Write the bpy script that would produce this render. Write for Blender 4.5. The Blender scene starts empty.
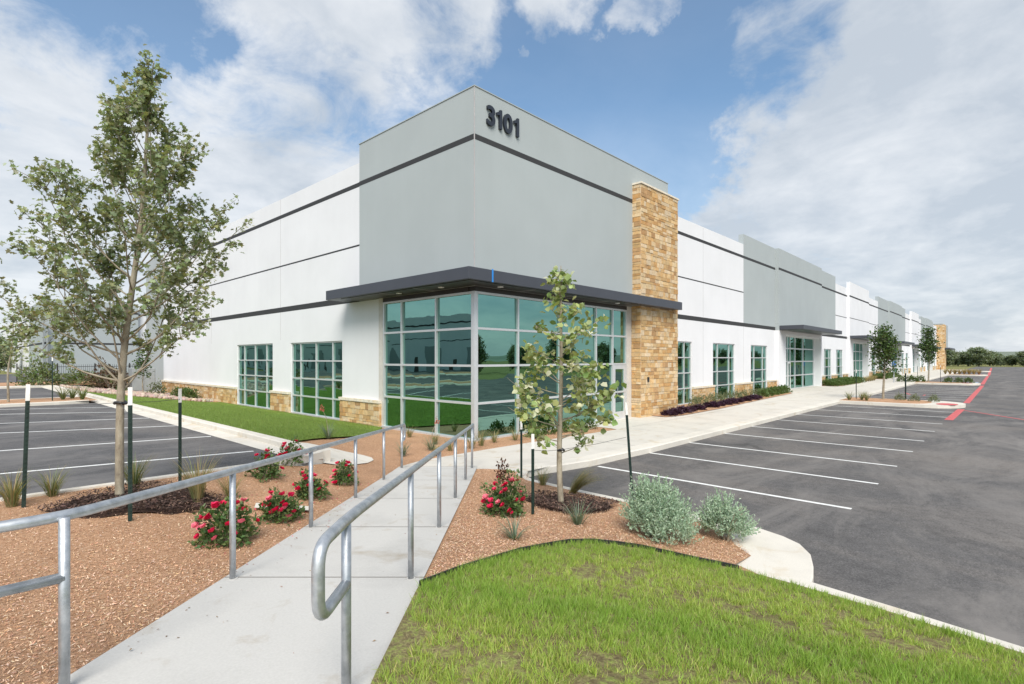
import bpy, bmesh, math, random
import numpy as np
from mathutils import Vector, Matrix
from mathutils.geometry import delaunay_2d_cdt
S = bpy.context.scene
COL = S.collection
rad = math.radians
rng = random.Random(7)
npr = np.random.default_rng(11)

# ------------------------------------------------------------------ site axes
EYE = 2.36
A = rad(43.1)
FX, FY = math.cos(A), math.sin(A)      # direction the ramp walk runs
RX, RY = math.sin(A), -math.cos(A)     # across the walk, to the right
def W(l, d): return (FX*d + RX*l, FY*d + RY*l)
def LD(x, y): return (x*RX + y*RY, x*FX + y*FY)
def clampf(v, a=0., b=1.): return max(a, min(b, v))
def sst(t): t = clampf(t); return t*t*(3-2*t)
def interp(x, pts):
    if x <= pts[0][0]: return pts[0][1]
    for (a, b), (c, d) in zip(pts, pts[1:]):
        if x <= c: return b + (d-b)*(x-a)/(c-a)
    return pts[-1][1]
LK = [(-6, 14), (1, 7.2), (3, 5.3), (4.3, 4.12), (5.5, 3.07), (7.7, 2.96), (10.3, .44), (11.5, .2)]
def zwalk(d): return clampf(.069*(11.5-d), 0, .60)
def terrain(x, y):
    l, d = LD(x, y); w = zwalk(d)
    if l > -.75:
        k = interp(d, LK)
        return w*(1-clampf((l+.75)/max(.5, k+.75))**1.3)
    if l > -2.45: return w
    zl = interp(x, [(5.1, .55), (9.8, -.02)])
    return w + (zl-w)*sst((-2.45-l)/2.1)

# ------------------------------------------------------------------ objects
def setp(o, label=None, cat=None, group=None, kind=None):
    if label: o['label'] = label
    if cat: o['category'] = cat
    if group: o['group'] = group
    if kind: o['kind'] = kind
    return o
def thing(name, label, cat, loc=(0, 0, 0), rz=0, group=None):
    o = bpy.data.objects.new(name, None); COL.objects.link(o)
    o.location = loc; o.rotation_euler = (0, 0, rz); o.empty_display_size = .2
    return setp(o, label, cat, group)
def link(name, me, mat=None, parent=None):
    o = bpy.data.objects.new(name, me); COL.objects.link(o)
    if mat: me.materials.append(mat)
    if parent: o.parent = parent
    return o
def dup(root, loc, rz=0, sc=1, label=None, group=None):
    r = root.copy(); COL.objects.link(r); r.location = loc; r.rotation_euler = (0, 0, rz)
    r.scale = (sc, sc, sc) if not isinstance(sc, tuple) else sc
    if label: r['label'] = label
    if group: r['group'] = group
    for ch in list(root.children):
        c = ch.copy(); COL.objects.link(c); c.parent = r
        for g in list(ch.children):
            q = g.copy(); COL.objects.link(q); q.parent = c
    return r

class MB:
    def __init__(s): s.v = []; s.f = []; s.c = []; s.usec = False
    def add(s, vs, fs, col=None):
        b = len(s.v); s.v += [tuple(p) for p in vs]
        s.f += [tuple(i+b for i in f) for f in fs]
        if col is not None: s.usec = True
        s.c += [col or (1, 1, 1)]*len(vs)
    def box(s, x0, x1, y0, y1, z0, z1, col=None):
        vs = [(x0, y0, z0), (x1, y0, z0), (x1, y1, z0), (x0, y1, z0), (x0, y0, z1), (x1, y0, z1), (x1, y1, z1), (x0, y1, z1)]
        s.add(vs, [(0, 3, 2, 1), (4, 5, 6, 7), (0, 1, 5, 4), (1, 2, 6, 5), (2, 3, 7, 6), (3, 0, 4, 7)], col)
    def prism(s, poly, z0, z1, col=None):
        n = len(poly)
        vs = [(x, y, z0) for x, y in poly] + [(x, y, z1) for x, y in poly]
        fs = [tuple(range(n))[::-1], tuple(range(n, 2*n))] + [(i, (i+1) % n, (i+1) % n+n, i+n) for i in range(n)]
        s.add(vs, fs, col)
    def tube(s, pts, r, n=8, col=None, cap=True):
        pts = [Vector(p) for p in pts]; m = len(pts)
        rr = r if isinstance(r, (list, tuple)) else [r]*m
        up = None; vs = []
        for i, p in enumerate(pts):
            t = (pts[min(i+1, m-1)]-pts[max(i-1, 0)])
            t = t.normalized() if t.length > 1e-9 else Vector((0, 0, 1))
            if up is None: up = Vector((1, 0, 0)) if abs(t.x) < .8 else Vector((0, 1, 0))
            a = (up - t*up.dot(t))
            if a.length < 1e-6: a = t.orthogonal()
            a.normalize(); b = t.cross(a); up = a
            for k in range(n):
                q = 2*math.pi*k/n
                vs.append(p + (a*math.cos(q)+b*math.sin(q))*rr[i])
        fs = []
        for i in range(m-1):
            for k in range(n):
                k2 = (k+1) % n
                fs.append((i*n+k, i*n+k2, (i+1)*n+k2, (i+1)*n+k))
        if cap:
            fs.append(tuple(range(n))[::-1]); fs.append(tuple(range((m-1)*n, m*n)))
        s.add(vs, fs, col)
    def mesh(s, name, smooth=False):
        me = bpy.data.meshes.new(name); me.from_pydata(s.v, [], s.f)
        if s.usec:
            ca = me.color_attributes.new('Col', 'FLOAT_COLOR', 'POINT')
            arr = np.ones((len(s.v), 4), dtype=np.float32); arr[:, :3] = np.array(s.c)
            ca.data.foreach_set('color', arr.ravel())
        if smooth: me.polygons.foreach_set('use_smooth', [True]*len(me.polygons))
        me.update(); return me
    def obj(s, name, mat, parent=None, smooth=False, bevel=0):
        o = link(name, s.mesh(name, smooth), mat, parent)
        if bevel:
            m = o.modifiers.new('bevel', 'BEVEL'); m.width = bevel; m.segments = 2; m.limit_method = 'ANGLE'
        return o
def structure(o): return setp(o, kind='structure')

def np_mesh(name, V, F, C=None, smooth=False):
    """V (N,3), F (M,3) triangles, C (N,3)"""
    me = bpy.data.meshes.new(name); N = len(V); M = len(F)
    me.vertices.add(N); me.vertices.foreach_set('co', V.astype(np.float32).ravel())
    me.loops.add(M*3); me.loops.foreach_set('vertex_index', F.astype(np.int32).ravel())
    me.polygons.add(M); me.polygons.foreach_set('loop_start', np.arange(0, M*3, 3, dtype=np.int32))
    if smooth: me.polygons.foreach_set('use_smooth', np.ones(M, dtype=bool))
    me.update(calc_edges=True)
    if C is not None:
        ca = me.color_attributes.new('Col', 'FLOAT_COLOR', 'POINT')
        arr = np.ones((N, 4), dtype=np.float32); arr[:, :3] = C
        ca.data.foreach_set('color', arr.ravel())
    return me
def unit(a): return a/np.maximum(np.linalg.norm(a, axis=-1, keepdims=True), 1e-9)
def frames(Y, roll=None):
    """frames with rows x,y,z; y along Y"""
    Y = unit(Y); n = len(Y)
    h = npr.normal(size=(n, 3)) if roll is None else roll
    X = unit(np.cross(Y, h)); Z = np.cross(X, Y)
    return np.stack([X, Y, Z], 1)
def instance(name, T, F, pos, fr, sc, col, smooth=False):
    T = np.array(T, float); F = np.array(F); k = len(T); n = len(pos)
    sc = np.broadcast_to(np.asarray(sc, float).reshape(-1, 1, 1) if np.ndim(sc) else np.full((n, 1, 1), sc), (n, 1, 1))
    V = pos[:, None, :] + np.einsum('ki,nij->nkj', T, fr)*sc
    FF = (F[None] + (np.arange(n)*k)[:, None, None]).reshape(-1, 3)
    C = np.repeat(col, k, 0)
    return np_mesh(name, V.reshape(-1, 3), FF, C, smooth)
LEAF = ([(0, 0, 0), (.3, .45, .1), (0, 1, 0), (-.3, .45, .1)], [(0, 1, 2), (0, 2, 3)])
def lobed(pts):
    T = [(0, .38, 0)] + [(x, y, z) for x, y, z in pts]; n = len(pts)
    return (T, [(0, 1+i, 1+(i+1) % n) for i in range(n)])
OAK = lobed([(0, 0, 0), (.12, .14, .02), (.34, .22, .09), (.16, .42, .03), (.42, .6, .1), (.16, .68, .02), (0, 1, -.06), (-.16, .68, .02), (-.42, .6, .1), (-.16, .42, .03), (-.34, .22, .09), (-.12, .14, .02)])
SYC = lobed([(0, 0, 0), (.3, .03, .1), (.4, .22, .08), (.56, .46, .14), (.4, .6, .06), (.26, .8, 0), (0, 1.0, -.1), (-.26, .8, 0), (-.4, .6, .06), (-.56, .46, .14), (-.4, .22, .08), (-.3, .03, .1)])
def jcol(base, n, amt=.25, hue=.12):
    b = np.array(base)[None]*(1+npr.uniform(-amt, amt, (n, 1)))
    return np.clip(b*(1+npr.uniform(-hue, hue, (n, 3))), 0, 1)

# ------------------------------------------------------------------ materials
class N:
    def __init__(s, name):
        s.m = bpy.data.materials.new(name); s.m.use_nodes = True
        s.t = s.m.node_tree; s.t.nodes.clear()
        s.out = s.n('ShaderNodeOutputMaterial')
    def n(s, typ, **kw):
        q = s.t.nodes.new(typ)
        for k, v in kw.items(): setattr(q, k, v)
        return q
    def l(s, a, b): s.t.links.new(a, b)
    def inp(s, node, **kw):
        for k, v in kw.items():
            node.inputs[k.replace('_', ' ')].default_value = v
    def bsdf(s, color=None, rough=.7, metal=0, spec=.5):
        b = s.n('ShaderNodeBsdfPrincipled')
        if color: b.inputs['Base Color'].default_value = (*color, 1)
        b.inputs['Roughness'].default_value = rough; b.inputs['Metallic'].default_value = metal
        b.inputs['Specular IOR Level'].default_value = spec
        s.l(b.outputs[0], s.out.inputs[0]); return b
    def noise(s, scale, detail=4, rough=.55, coord='Object', stretch=None, dist=0):
        tc = s.n('ShaderNodeTexCoord'); nz = s.n('ShaderNodeTexNoise')
        src = tc.outputs[coord]
        if stretch:
            mp = s.n('ShaderNodeMapping'); mp.inputs['Scale'].default_value = stretch; s.l(src, mp.inputs[0]); src = mp.outputs[0]
        s.l(src, nz.inputs['Vector']); s.inp(nz, Scale=scale, Detail=detail, Roughness=rough, Distortion=dist)
        return nz.outputs['Fac']
    def ramp(s, fac, stops):
        r = s.n('ShaderNodeValToRGB'); e = r.color_ramp.elements
        while len(e) < len(stops): e.new(.5)
        for el, (p, c) in zip(e, stops): el.position = p; el.color = (*c, 1) if len(c) == 3 else c
        s.l(fac, r.inputs[0]); return r.outputs[0]
    def mix(s, a, b, fac, mode='MIX'):
        m = s.n('ShaderNodeMix', data_type='RGBA', blend_type=mode)
        for sock, v in ((m.inputs[6], a), (m.inputs[7], b), (m.inputs[0], fac)):
            if isinstance(v, (int, float)): sock.default_value = v
            elif isinstance(v, tuple): sock.default_value = (*v, 1)
            else: s.l(v, sock)
        return m.outputs[2]
    def bump(s, b, h, strength=.3, dist=.01):
        q = s.n('ShaderNodeBump'); s.inp(q, Strength=strength, Distance=dist); s.l(h, q.inputs['Height']); s.l(q.outputs[0], b.inputs['Normal'])
    def col(s):
        a = s.n('ShaderNodeVertexColor', layer_name='Col'); return a.outputs[0]
def grey(v): return (v, v, v)
def m_simple(name, color, rough=.6, metal=0, var=.08, scale=6, bump=0, spec=.5):
    q = N(name); b = q.bsdf(color, rough, metal, spec)
    c = q.ramp(q.noise(scale, 5), [(.3, tuple(x*(1-var) for x in color)), (.7, tuple(min(1, x*(1+var)) for x in color))])
    q.l(c, b.inputs['Base Color'])
    if bump: q.bump(b, q.noise(scale*25, 3), bump, .004)
    return q.m
def m_wall(name, color):
    q = N(name); b = q.bsdf(color, .85, 0, .3)
    big = q.ramp(q.noise(.5, 4), [(.3, grey(.935)), (.7, grey(1))])
    strk = q.ramp(q.noise(1.0, 5, .6, stretch=(2.2, 2.2, .12)), [(.3, grey(.982)), (.7, grey(1))])
    c = q.mix(q.mix(color, big, 1., 'MULTIPLY'), strk, 1., 'MULTIPLY')
    q.l(c, b.inputs['Base Color']); q.bump(b, q.noise(40, 4), .12, .004); return q.m
def m_concrete(name, color, stain=(.8, .74, .66), bump=.15):
    q = N(name); b = q.bsdf(color, .88, 0, .25)
    big = q.ramp(q.noise(.9, 6, .6), [(.3, grey(.86)), (.52, grey(1)), (.75, grey(1.0))])
    fine = q.ramp(q.noise(70, 3), [(.3, grey(.9)), (.7, grey(1.))])
    st = q.ramp(q.noise(1.7, 7, .65, dist=.6), [(.56, grey(0)), (.72, grey(1))])
    c = q.mix(q.mix(color, big, 1., 'MULTIPLY'), fine, 1., 'MULTIPLY')
    c = q.mix(c, q.mix(c, stain, 1., 'MULTIPLY'), st)
    q.l(c, b.inputs['Base Color']); q.bump(b, q.noise(130, 3), bump, .003); return q.m
def m_asphalt(name, color):
    q = N(name); b = q.bsdf(color, .82, 0, .35)
    agg = q.ramp(q.noise(38, 4, .8), [(.28, grey(.42)), (.5, grey(1)), (.75, grey(1.8))])
    big = q.ramp(q.noise(.32, 6, .62, stretch=(1, .55, 1), dist=.5), [(.3, grey(.62)), (.48, grey(1)), (.66, (1.5, 1.42, 1.32))])
    fleck = q.ramp(q.noise(190, 1, .5), [(.66, grey(0)), (.74, grey(1))])
    dust = q.ramp(q.noise(.45, 9, .7, stretch=(.55, 1.25, 1), dist=1.0), [(.47, grey(0)), (.68, grey(.9))])
    c = q.mix(q.mix(color, agg, 1., 'MULTIPLY'), big, 1., 'MULTIPLY')
    c = q.mix(c, (.2, .19, .175), q.mix(0., .25, fleck) if False else fleck)
    c = q.mix(c, q.ramp(q.noise(7, 6, .75), [(.3, grey(.72)), (.5, grey(1)), (.7, grey(1.25))]), 1., 'MULTIPLY')
    stain = q.ramp(q.noise(.55, 3, .5, dist=1.2), [(.66, grey(1)), (.74, grey(.62))]); c = q.mix(c, stain, 1., 'MULTIPLY')
    m = q.mix(c, tuple(x*k for x, k in zip(color, (2.05, 2.0, 1.9))), dust)
    q.l(m, b.inputs['Base Color']); q.bump(b, q.noise(110, 3, .7), .5, .004); return q.m
def m_leaf(name, trans=.3, rough=.5, tint=(1.25, 1.25, .6)):
    q = N(name); c = q.col(); b = q.bsdf(None, rough, 0, .35); q.l(c, b.inputs['Base Color'])
    t = q.n('ShaderNodeBsdfTranslucent'); q.l(q.mix(c, tint, 1., 'MULTIPLY'), t.inputs[0])
    mx = q.n('ShaderNodeMixShader'); mx.inputs[0].default_value = trans
    q.l(b.outputs[0], mx.inputs[1]); q.l(t.outputs[0], mx.inputs[2]); q.l(mx.outputs[0], q.out.inputs[0]); return q.m
def m_glass(name, refl=.60):
    q = N(name)
    g = q.n('ShaderNodeBsdfGlossy'); g.inputs[0].default_value = (.35, .64, .56, 1); g.inputs['Roughness'].default_value = .004
    t = q.n('ShaderNodeBsdfTransparent'); t.inputs[0].default_value = (.05, .13, .11, 1)
    bp = q.n('ShaderNodeBump'); q.inp(bp, Strength=.05, Distance=.05); q.l(q.noise(.9, 2), bp.inputs['Height']); q.l(bp.outputs[0], g.inputs['Normal'])
    mx = q.n('ShaderNodeMixShader'); mx.inputs[0].default_value = refl
    q.l(t.outputs[0], mx.inputs[1]); q.l(g.outputs[0], mx.inputs[2]); q.l(mx.outputs[0], q.out.inputs[0]); return q.m
M = {}
M['white'] = m_wall('white_precast', (.735, .735, .75))
M['grey'] = m_wall('grey_precast', (.385, .42, .424))
M['band'] = m_simple('dark_reveal_paint', (.032, .032, .033), .7)
M['joint'] = m_simple('joint_sealant', (.42, .40, .40), .8)
M['canopy'] = m_simple('canopy_metal', (.062, .066, .080), .45, .2, .06, 1.5)
M['soffit'] = m_simple('soffit_panel', (.045, .04, .037), .35, .3, .08, 1.2)
M['alu'] = m_simple('window_aluminium', (.66, .67, .68), .38, .45, .04)
M['glass'] = m_glass('green_glass')
M['inner'] = m_simple('interior_paint', (.13, .13, .125), .8)
M['trim'] = m_simple('beige_trim', (.55, .52, .48), .7)
M['roof'] = m_simple('roof_membrane', (.55, .55, .54), .9)
M['black'] = m_simple('black_plastic', (.02, .02, .022), .4)
M['navy'] = m_simple('dark_letter_paint', (.018, .022, .032), .35)
M['blue'] = m_simple('blue_tape', (.02, .22, .62), .5)
M['lamp'] = m_simple('lamp_trim', (.8, .8, .78), .4)
M['conc'] = m_concrete('walk_concrete', (.535, .52, .49)); M['conc2'] = m_concrete('sidewalk_concrete', (.60, .565, .505), (.82, .74, .62))
M['kerb'] = m_concrete('kerb_concrete', (.66, .62, .55), (.85, .76, .62))
M['asph'] = m_asphalt('asphalt', (.098, .093, .091))
M['asph2'] = m_asphalt('asphalt_left', (.088, .085, .086))
M['line'] = m_simple('white_line_paint', (.72, .72, .70), .7, 0, .12, 9)
M['red'] = m_simple('red_line_paint', (.52, .10, .10), .7, 0, .2, 9)
M['acc'] = m_simple('blue_line_paint', (.28, .38, .55), .7, 0, .2, 3)
M['groove'] = m_simple('score_joint', (.24, .22, .2), .9)
M['galv'] = None
q = N('galvanised_steel'); b = q.bsdf((.5, .52, .54), .42, .75, .5)
q.l(q.ramp(q.noise(14, 5, .65), [(.3, (.36, .385, .41)), (.55, (.5, .52, .545)), (.75, (.62, .64, .66))]), b.inputs['Base Color'])
q.l(q.ramp(q.noise(22, 4), [(.3, grey(.34)), (.7, grey(.6))]), b.inputs['Roughness']); M['galv'] = q.m
q = N('limestone'); b = q.bsdf(None, .88, 0, .2)
nz = q.ramp(q.noise(9, 7, .7), [(.28, grey(.72)), (.5, grey(1)), (.75, grey(1.18))])
rust = q.ramp(q.noise(4.5, 6, .65, dist=.7), [(.5, grey(0)), (.7, grey(.5))])
c = q.mix(q.col(), nz, 1., 'MULTIPLY'); c = q.mix(c, q.mix(c, (.95, .68, .38), 1., 'MULTIPLY'), rust)
q.l(c, b.inputs['Base Color']); q.bump(b, q.noise(26, 6, .7), .55, .012); M['stone'] = q.m
def m_ground(name, stops, s1, s2, bump=.6, dist=.02, big=(.8, 1.1), bs=.7):
    q = N(name); b = q.bsdf(None, .95, 0, .1)
    c = q.ramp(q.noise(s1, 6, .7), stops)
    c = q.mix(c, q.ramp(q.noise(bs, 5, .6), [(.3, grey(big[0])), (.7, grey(big[1]))]), 1., 'MULTIPLY')
    c = q.mix(c, q.ramp(q.noise(s2, 2, .6), [(.3, grey(.7)), (.7, grey(1.25))]), 1., 'MULTIPLY')
    q.l(c, b.inputs['Base Color']); q.bump(b, q.noise(s1, 5, .75), bump, dist); return q.m
M['mulch'] = m_ground('cedar_mulch', [(.26, (.27, .15, .092)), (.48, (.49, .285, .166)), (.72, (.65, .44, .30))], 34, 110, .9, .03)
M['dark'] = m_ground('dark_mulch', [(.3, (.03, .018, .014)), (.5, (.075, .045, .034)), (.75, (.16, .095, .07))], 30, 90, 1., .05)
M['turf'] = m_ground('turf_soil', [(.3, (.13, .095, .055)), (.5, (.22, .19, .09)), (.6, (.26, .29, .085)), (.8, (.30, .37, .10))], 16, 60, .8, .03, (.75, 1.15), 1.1)
M['lawn'] = m_ground('lawn_turf', [(.3, (.12, .17, .035)), (.5, (.18, .26, .05)), (.75, (.26, .33, .08))], 30, 140, .9, .03, (.82, 1.12), .8)
M['field'] = m_ground('field_grass', [(.3, (.13, .15, .05)), (.5, (.2, .2, .075)), (.75, (.30, .27, .12))], 3, 20, .5, .05, (.75, 1.15), .02)
M['chip'] = m_leaf('chip_matte', .0, .95)
M['leaf'] = m_leaf('leaf_surface', .32, .5)
M['petal'] = m_leaf('petal_surface', .25, .5, (1.2, .9, .9))
M['sage'] = m_leaf('sage_surface', .2, .75, (1.1, 1.15, .9))
M['blade'] = m_leaf('blade_surface', .35, .5, (1.2, 1.25, .55))
q = N('bark'); b = q.bsdf(None, .9, 0, .2)
c = q.ramp(q.noise(9, 7, .7, stretch=(1, 1, .45)), [(.3, (.16, .13, .095)), (.5, (.30, .26, .195)), (.75, (.46, .42, .33))])
q.l(c, b.inputs['Base Color']); q.bump(b, q.noise(18, 6, .7, stretch=(1, 1, .4)), .7, .015); M['bark'] = q.m
M['post'] = m_simple('post_green_paint', (.012, .03, .024), .5, .2, .2, 12)
M['tip'] = m_simple('post_white_paint', (.74, .73, .69), .6, 0, .12, 12)
M['hillside'] = m_simple('hillside_hazy_green', (.16, .19, .14), .9, 0, .2, .004)  # ridge green paled, the haze of distance put into its colour
M['wire'] = m_simple('tie_wire', (.1, .1, .1), .5, .5)
M['cab'] = m_simple('cabinet_grey', (.30, .32, .32), .6, .1)
M['rust'] = m_simple('rust_red_metal', (.2, .03, .03), .4)
M['sign'] = m_simple('sign_face', (.06, .16, .42), .5)

# ------------------------------------------------------------------ ground patches
def resample(poly, step):
    out = []
    n = len(poly)
    for i in range(n):
        a = poly[i]; b2 = poly[(i+1) % n]; L = math.hypot(b2[0]-a[0], b2[1]-a[1]); k = max(1, int(L/step))
        for j in range(k): out.append((a[0]+(b2[0]-a[0])*j/k, a[1]+(b2[1]-a[1])*j/k))
    return out
def inside(px, py, poly):
    P = np.array(poly); x0, y0 = P[:, 0], P[:, 1]; x1, y1 = np.roll(x0, -1), np.roll(y0, -1)
    r = np.zeros(len(px), bool)
    for a, b2, c, d in zip(x0, y0, x1, y1):
        if b2 == d: continue
        r ^= ((b2 > py) != (d > py)) & (px < (c-a)*(py-b2)/(d-b2)+a)
    return r
def patch(name, poly, zf, step, mat, off=0.):
    bd = resample(poly, step); n = len(bd)
    P = np.array(bd); x0, y0 = P.min(0); x1, y1 = P.max(0)
    gx, gy = np.meshgrid(np.arange(x0, x1, step), np.arange(y0, y1, step))
    gx, gy = gx.ravel()+.013, gy.ravel()+.017
    k = inside(gx, gy, bd); gx, gy = gx[k], gy[k]
    pts = [Vector(p) for p in bd] + [Vector((a, b2)) for a, b2 in zip(gx, gy)]
    v, e, f, *_ = delaunay_2d_cdt(pts, [], [list(range(n))], 1, 1e-4)
    me = bpy.data.meshes.new(name); me.from_pydata([(p.x, p.y, zf(p.x, p.y)+off) for p in v], [], f)
    bm = bmesh.new(); bm.from_mesh(me); bmesh.ops.recalc_face_normals(bm, faces=bm.faces)
    if sum(fc.normal.z for fc in bm.faces) < 0: bmesh.ops.reverse_faces(bm, faces=bm.faces)
    bm.to_mesh(me); bm.free()
    me.polygons.foreach_set('use_smooth', [True]*len(me.polygons)); me.update()
    return structure(link(name, me, mat))
def sweep(mb, line, w, z0, top, side=1):
    """a kerb: a strip of width w left of the line, top height top(x,y), bottom z0 below it"""
    n = len(line); L = []; Rr = []
    for i, p in enumerate(line):
        a = line[max(i-1, 0)]; c = line[min(i+1, n-1)]
        t = Vector((c[0]-a[0], c[1]-a[1])).normalized(); nn = Vector((-t.y, t.x))*side
        L.append((p[0], p[1])); Rr.append((p[0]+nn.x*w, p[1]+nn.y*w))
    vs = []; fs = []
    for (a, b2), (c, d) in zip(L, Rr):
        z = top(a, b2)
        vs += [(a, b2, z-z0), (a, b2, z-.02), (a+(c-a)*.12, b2+(d-b2)*.12, z), (c, d, z), (c, d, z-z0)]
    for i in range(n-1):
        for k in range(4): fs.append((i*5+k, i*5+k+1, i*5+6+k, i*5+5+k))
    fs += [(4, 3, 2, 1, 0), tuple((n-1)*5+k for k in range(5))]
    mb.add(vs, fs)

mb = MB(); mb.add([(-2500, -2500, -.32), (2500, -2500, -.32), (2500, 2500, -.32), (-2500, 2500, -.32)], [(0, 1, 2, 3)])
structure(mb.obj('ground', M['field']))
ASZ = -.13
mb = MB(); mb.add([(4.0, -34, ASZ), (222, -34, ASZ), (222, 8.2, ASZ), (4.0, 8.2, ASZ)], [(0, 1, 2, 3)])
structure(mb.obj('parking_lot', M['asph']))
# left lot
LZ = .45
mb = MB(); mb.add([(-32, 9.4, LZ), (4.65, 9.4, LZ), (4.65, 29, LZ), (-32, 29, LZ)], [(0, 1, 2, 3)])
mb.add([(-32, 32.5, LZ), (4.65, 32.5, LZ), (4.65, 47, LZ), (-32, 47, LZ)], [(0, 1, 2, 3)])
mb.add([(-40, 57, LZ), (30, 57, LZ), (30, 91, LZ), (-40, 91, LZ)], [(0, 1, 2, 3)])
structure(mb.obj('left_parking_lot', M['asph2']))

# walk (ramp) and sidewalk
walkL = [W(-2.45, d) for d in np.linspace(-5, 11.6, 24)]; walkR = [W(-.75, d) for d in np.linspace(-5, 11.6, 24)]
walk_poly = walkR + walkL[::-1]
patch('walkway', walk_poly, terrain, .5, M['conc'], .02)
patch('walkway_branch', [(-9, 3.56), (.45, 3.56), (.6, 3.0), (.2, 1.95), (-9, 1.95)], terrain, .5, M['conc'], .013)
mb = MB()
for d in (1.05, 2.8, 4.55, 6.3, 8.05, 9.8, 11.3):
    for e in (0,):
        p = [W(-2.45, d), W(-.75, d), W(-.75, d+.012), W(-2.45, d+.012)]
        mb.add([(x, y, terrain(x, y)+.0235) for x, y in p], [(0, 1, 2, 3)])
structure(mb.obj('walkway_joint', M['groove']))
side_poly = [(6.78, 9.73), (7.6, 9.98), (10.1, 9.95), (12.1, 9.85), (15.35, 9.6), (15.5, 9.9), (15.5, 11.25), (19.2, 11.25), (19.2, 12.3), (40, 12.3), (40, 13), (152, 13), (152, 7.05), (12.9, 7.05), (11.4, 7.12), (10.3, 7.2), (9.3, 7.36), (8.4, 7.4), (8.0, 7.1), (7.6, 7.3), (7.6, 8.6)]
patch('sidewalk', side_poly, lambda x, y: 0, 3., M['conc2'], .012)
mb = MB()
for x in np.arange(12.8, 150, 3.05): mb.add([(x, 7.2, .0155), (x+.012, 7.2, .0155), (x+.012, 9.6, .0155), (x, 9.6, .0155)], [(0, 1, 2, 3)])
mb.add([(15.6, 9.59, .0155), (60, 9.59, .0155), (60, 9.602, .0155), (15.6, 9.602, .0155)], [(0, 1, 2, 3)])
mb.add([(6.9, 9.66, .0235), (7.98, 8.5, .0235), (7.99, 8.51, .0235), (6.91, 9.67, .0235)], [(0, 1, 2, 3)])
structure(mb.obj('sidewalk_joint', M['groove']))

# kerbs
kerb = MB()
zero = lambda x, y: .02
sweep(kerb, [(8.42, 7.44), (8.8, 7.42), (9.4, 7.28), (10.3, 7.12), (11.4, 7.08), (12.9, 7.0)] + [(x, 7.0) for x in np.arange(20, 152, 8)], .42, .3, zero, 1)
sweep(kerb, [(8.44, 7.44), (8.05, 7.22), (7.88, 6.8), (7.82, 5.45), (7.8, 3.65), (7.72, 3.12)], .16, .3, zero, -1)
sweep(kerb, [(6.2, 1.6), (6.1, .8), (5.96, -.07), (5.6, -3), (5.0, -8), (4.3, -16), (3.5, -34)], .25, .3, lambda x, y: .05, -1)
structure(kerb.obj('kerb', M['kerb']))
pad = [(7.74, 3.4), (7.76, 2.95), (7.72, 2.56), (7.58, 2.2), (7.41, 1.96), (7.1, 1.76), (6.73, 1.64), (6.4, 1.56), (6.0, 1.5), (5.8, 1.85), (5.9, 2.4), (6.35, 2.5), (6.65, 2.52), (6.9, 2.6), (7.05, 2.75), (7.2, 2.95), (7.4, 3.2), (7.46, 3.4)]
mb = MB(); mb.prism(pad, -.3, .03); structure(mb.obj('kerb_apron', M['kerb'], bevel=.015))
# left lot kerbs
lk = MB(); LT = lambda x, y: LZ+.13
sweep(lk, [(-32, 9.5), (-10, 9.5), (0, 9.5), (3.6, 9.5), (4.4, 9.55), (4.95, 9.8)], .16, .35, LT, -1)
sweep(lk, [(5.0, 9.75), (5.0, 11), (5.02, 18), (5.05, 29), (5.1, 47)], .22, .35, LT, -1)
sweep(lk, [(-32, 29), (3.4, 29), (4.4, 29.2)], .16, .35, LT, 1)
sweep(lk, [(-32, 32.4), (3.4, 32.4), (4.4, 32.2)], .16, .35, LT, -1)
sweep(lk, [(-32, 47), (5.1, 47)], .9, .35, LT, 1)
lk.add([(4.6, 9.6, LZ+.006), (5.02, 9.6, LZ+.012), (5.1, 47, LZ+.012), (4.6, 47, LZ+.006)], [(0, 1, 2, 3)])
structure(lk.obj('left_kerb', M['kerb']))
patch('drain_apron', [(5.0, 9.6), (5.3, 9.62), (5.8, 9.85), (6.3, 10.15), (6.6, 10.4), (6.68, 10.6), (6.55, 10.75), (6.2, 10.85), (5.7, 11.02), (5.21, 11.4), (5.1, 10.4)], terrain, .3, M['kerb'], .025)
# island between the two left lots
mb = MB(); mb.add([(-32, 29.1, LZ+.11), (4.7, 29.1, LZ+.11), (4.7, 32.3, LZ+.11), (-32, 32.3, LZ+.11)], [(0, 1, 2, 3)])
structure(mb.obj('left_island_bed', M['mulch']))
mb = MB(); mb.add([(-40, 47.8, LZ+.1), (30, 47.8, LZ+.1), (30, 56, LZ+.1), (-40, 56, LZ+.1)], [(0, 1, 2, 3)])
structure(mb.obj('far_left_bed', M['mulch']))

# mulch beds
mulchL = [W(-2.40, d) for d in np.linspace(-5, 11.5, 24)] + [(6.78, 9.73), (7.6, 9.98), (10.1, 9.95), (12.1, 9.85), (15.35, 9.6), (15.5, 9.9), (15.5, 11.3), (10.5, 11.3), (10.5, 42.3), (12, 47), (5.3, 47), (5.2, 29), (5.2, 9.72), (4.5, 9.36), (3.6, 9.34), (-20, 9.34), (-20, -5)]
patch('left_mulch_bed', mulchL, terrain, .35, M['mulch'], .004)
mulchR = [W(-.80, d) for d in np.linspace(4.1, 11.45, 14)] + [(8.3, 7.75), (8.2, 7.36), (8.0, 7.1), (7.76, 6.8), (7.66, 5.4), (7.63, 3.6), (7.55, 3.1), (7.36, 2.75), (7.0, 2.36), (6.6, 2.26), (6.05, 2.25), (5.9, 1.8), (5.0, 2.6), (4, 3.2), (2.6, 3.2)]
patch('island_mulch_bed', mulchR, terrain, .2, M['mulch'], .006)
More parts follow.
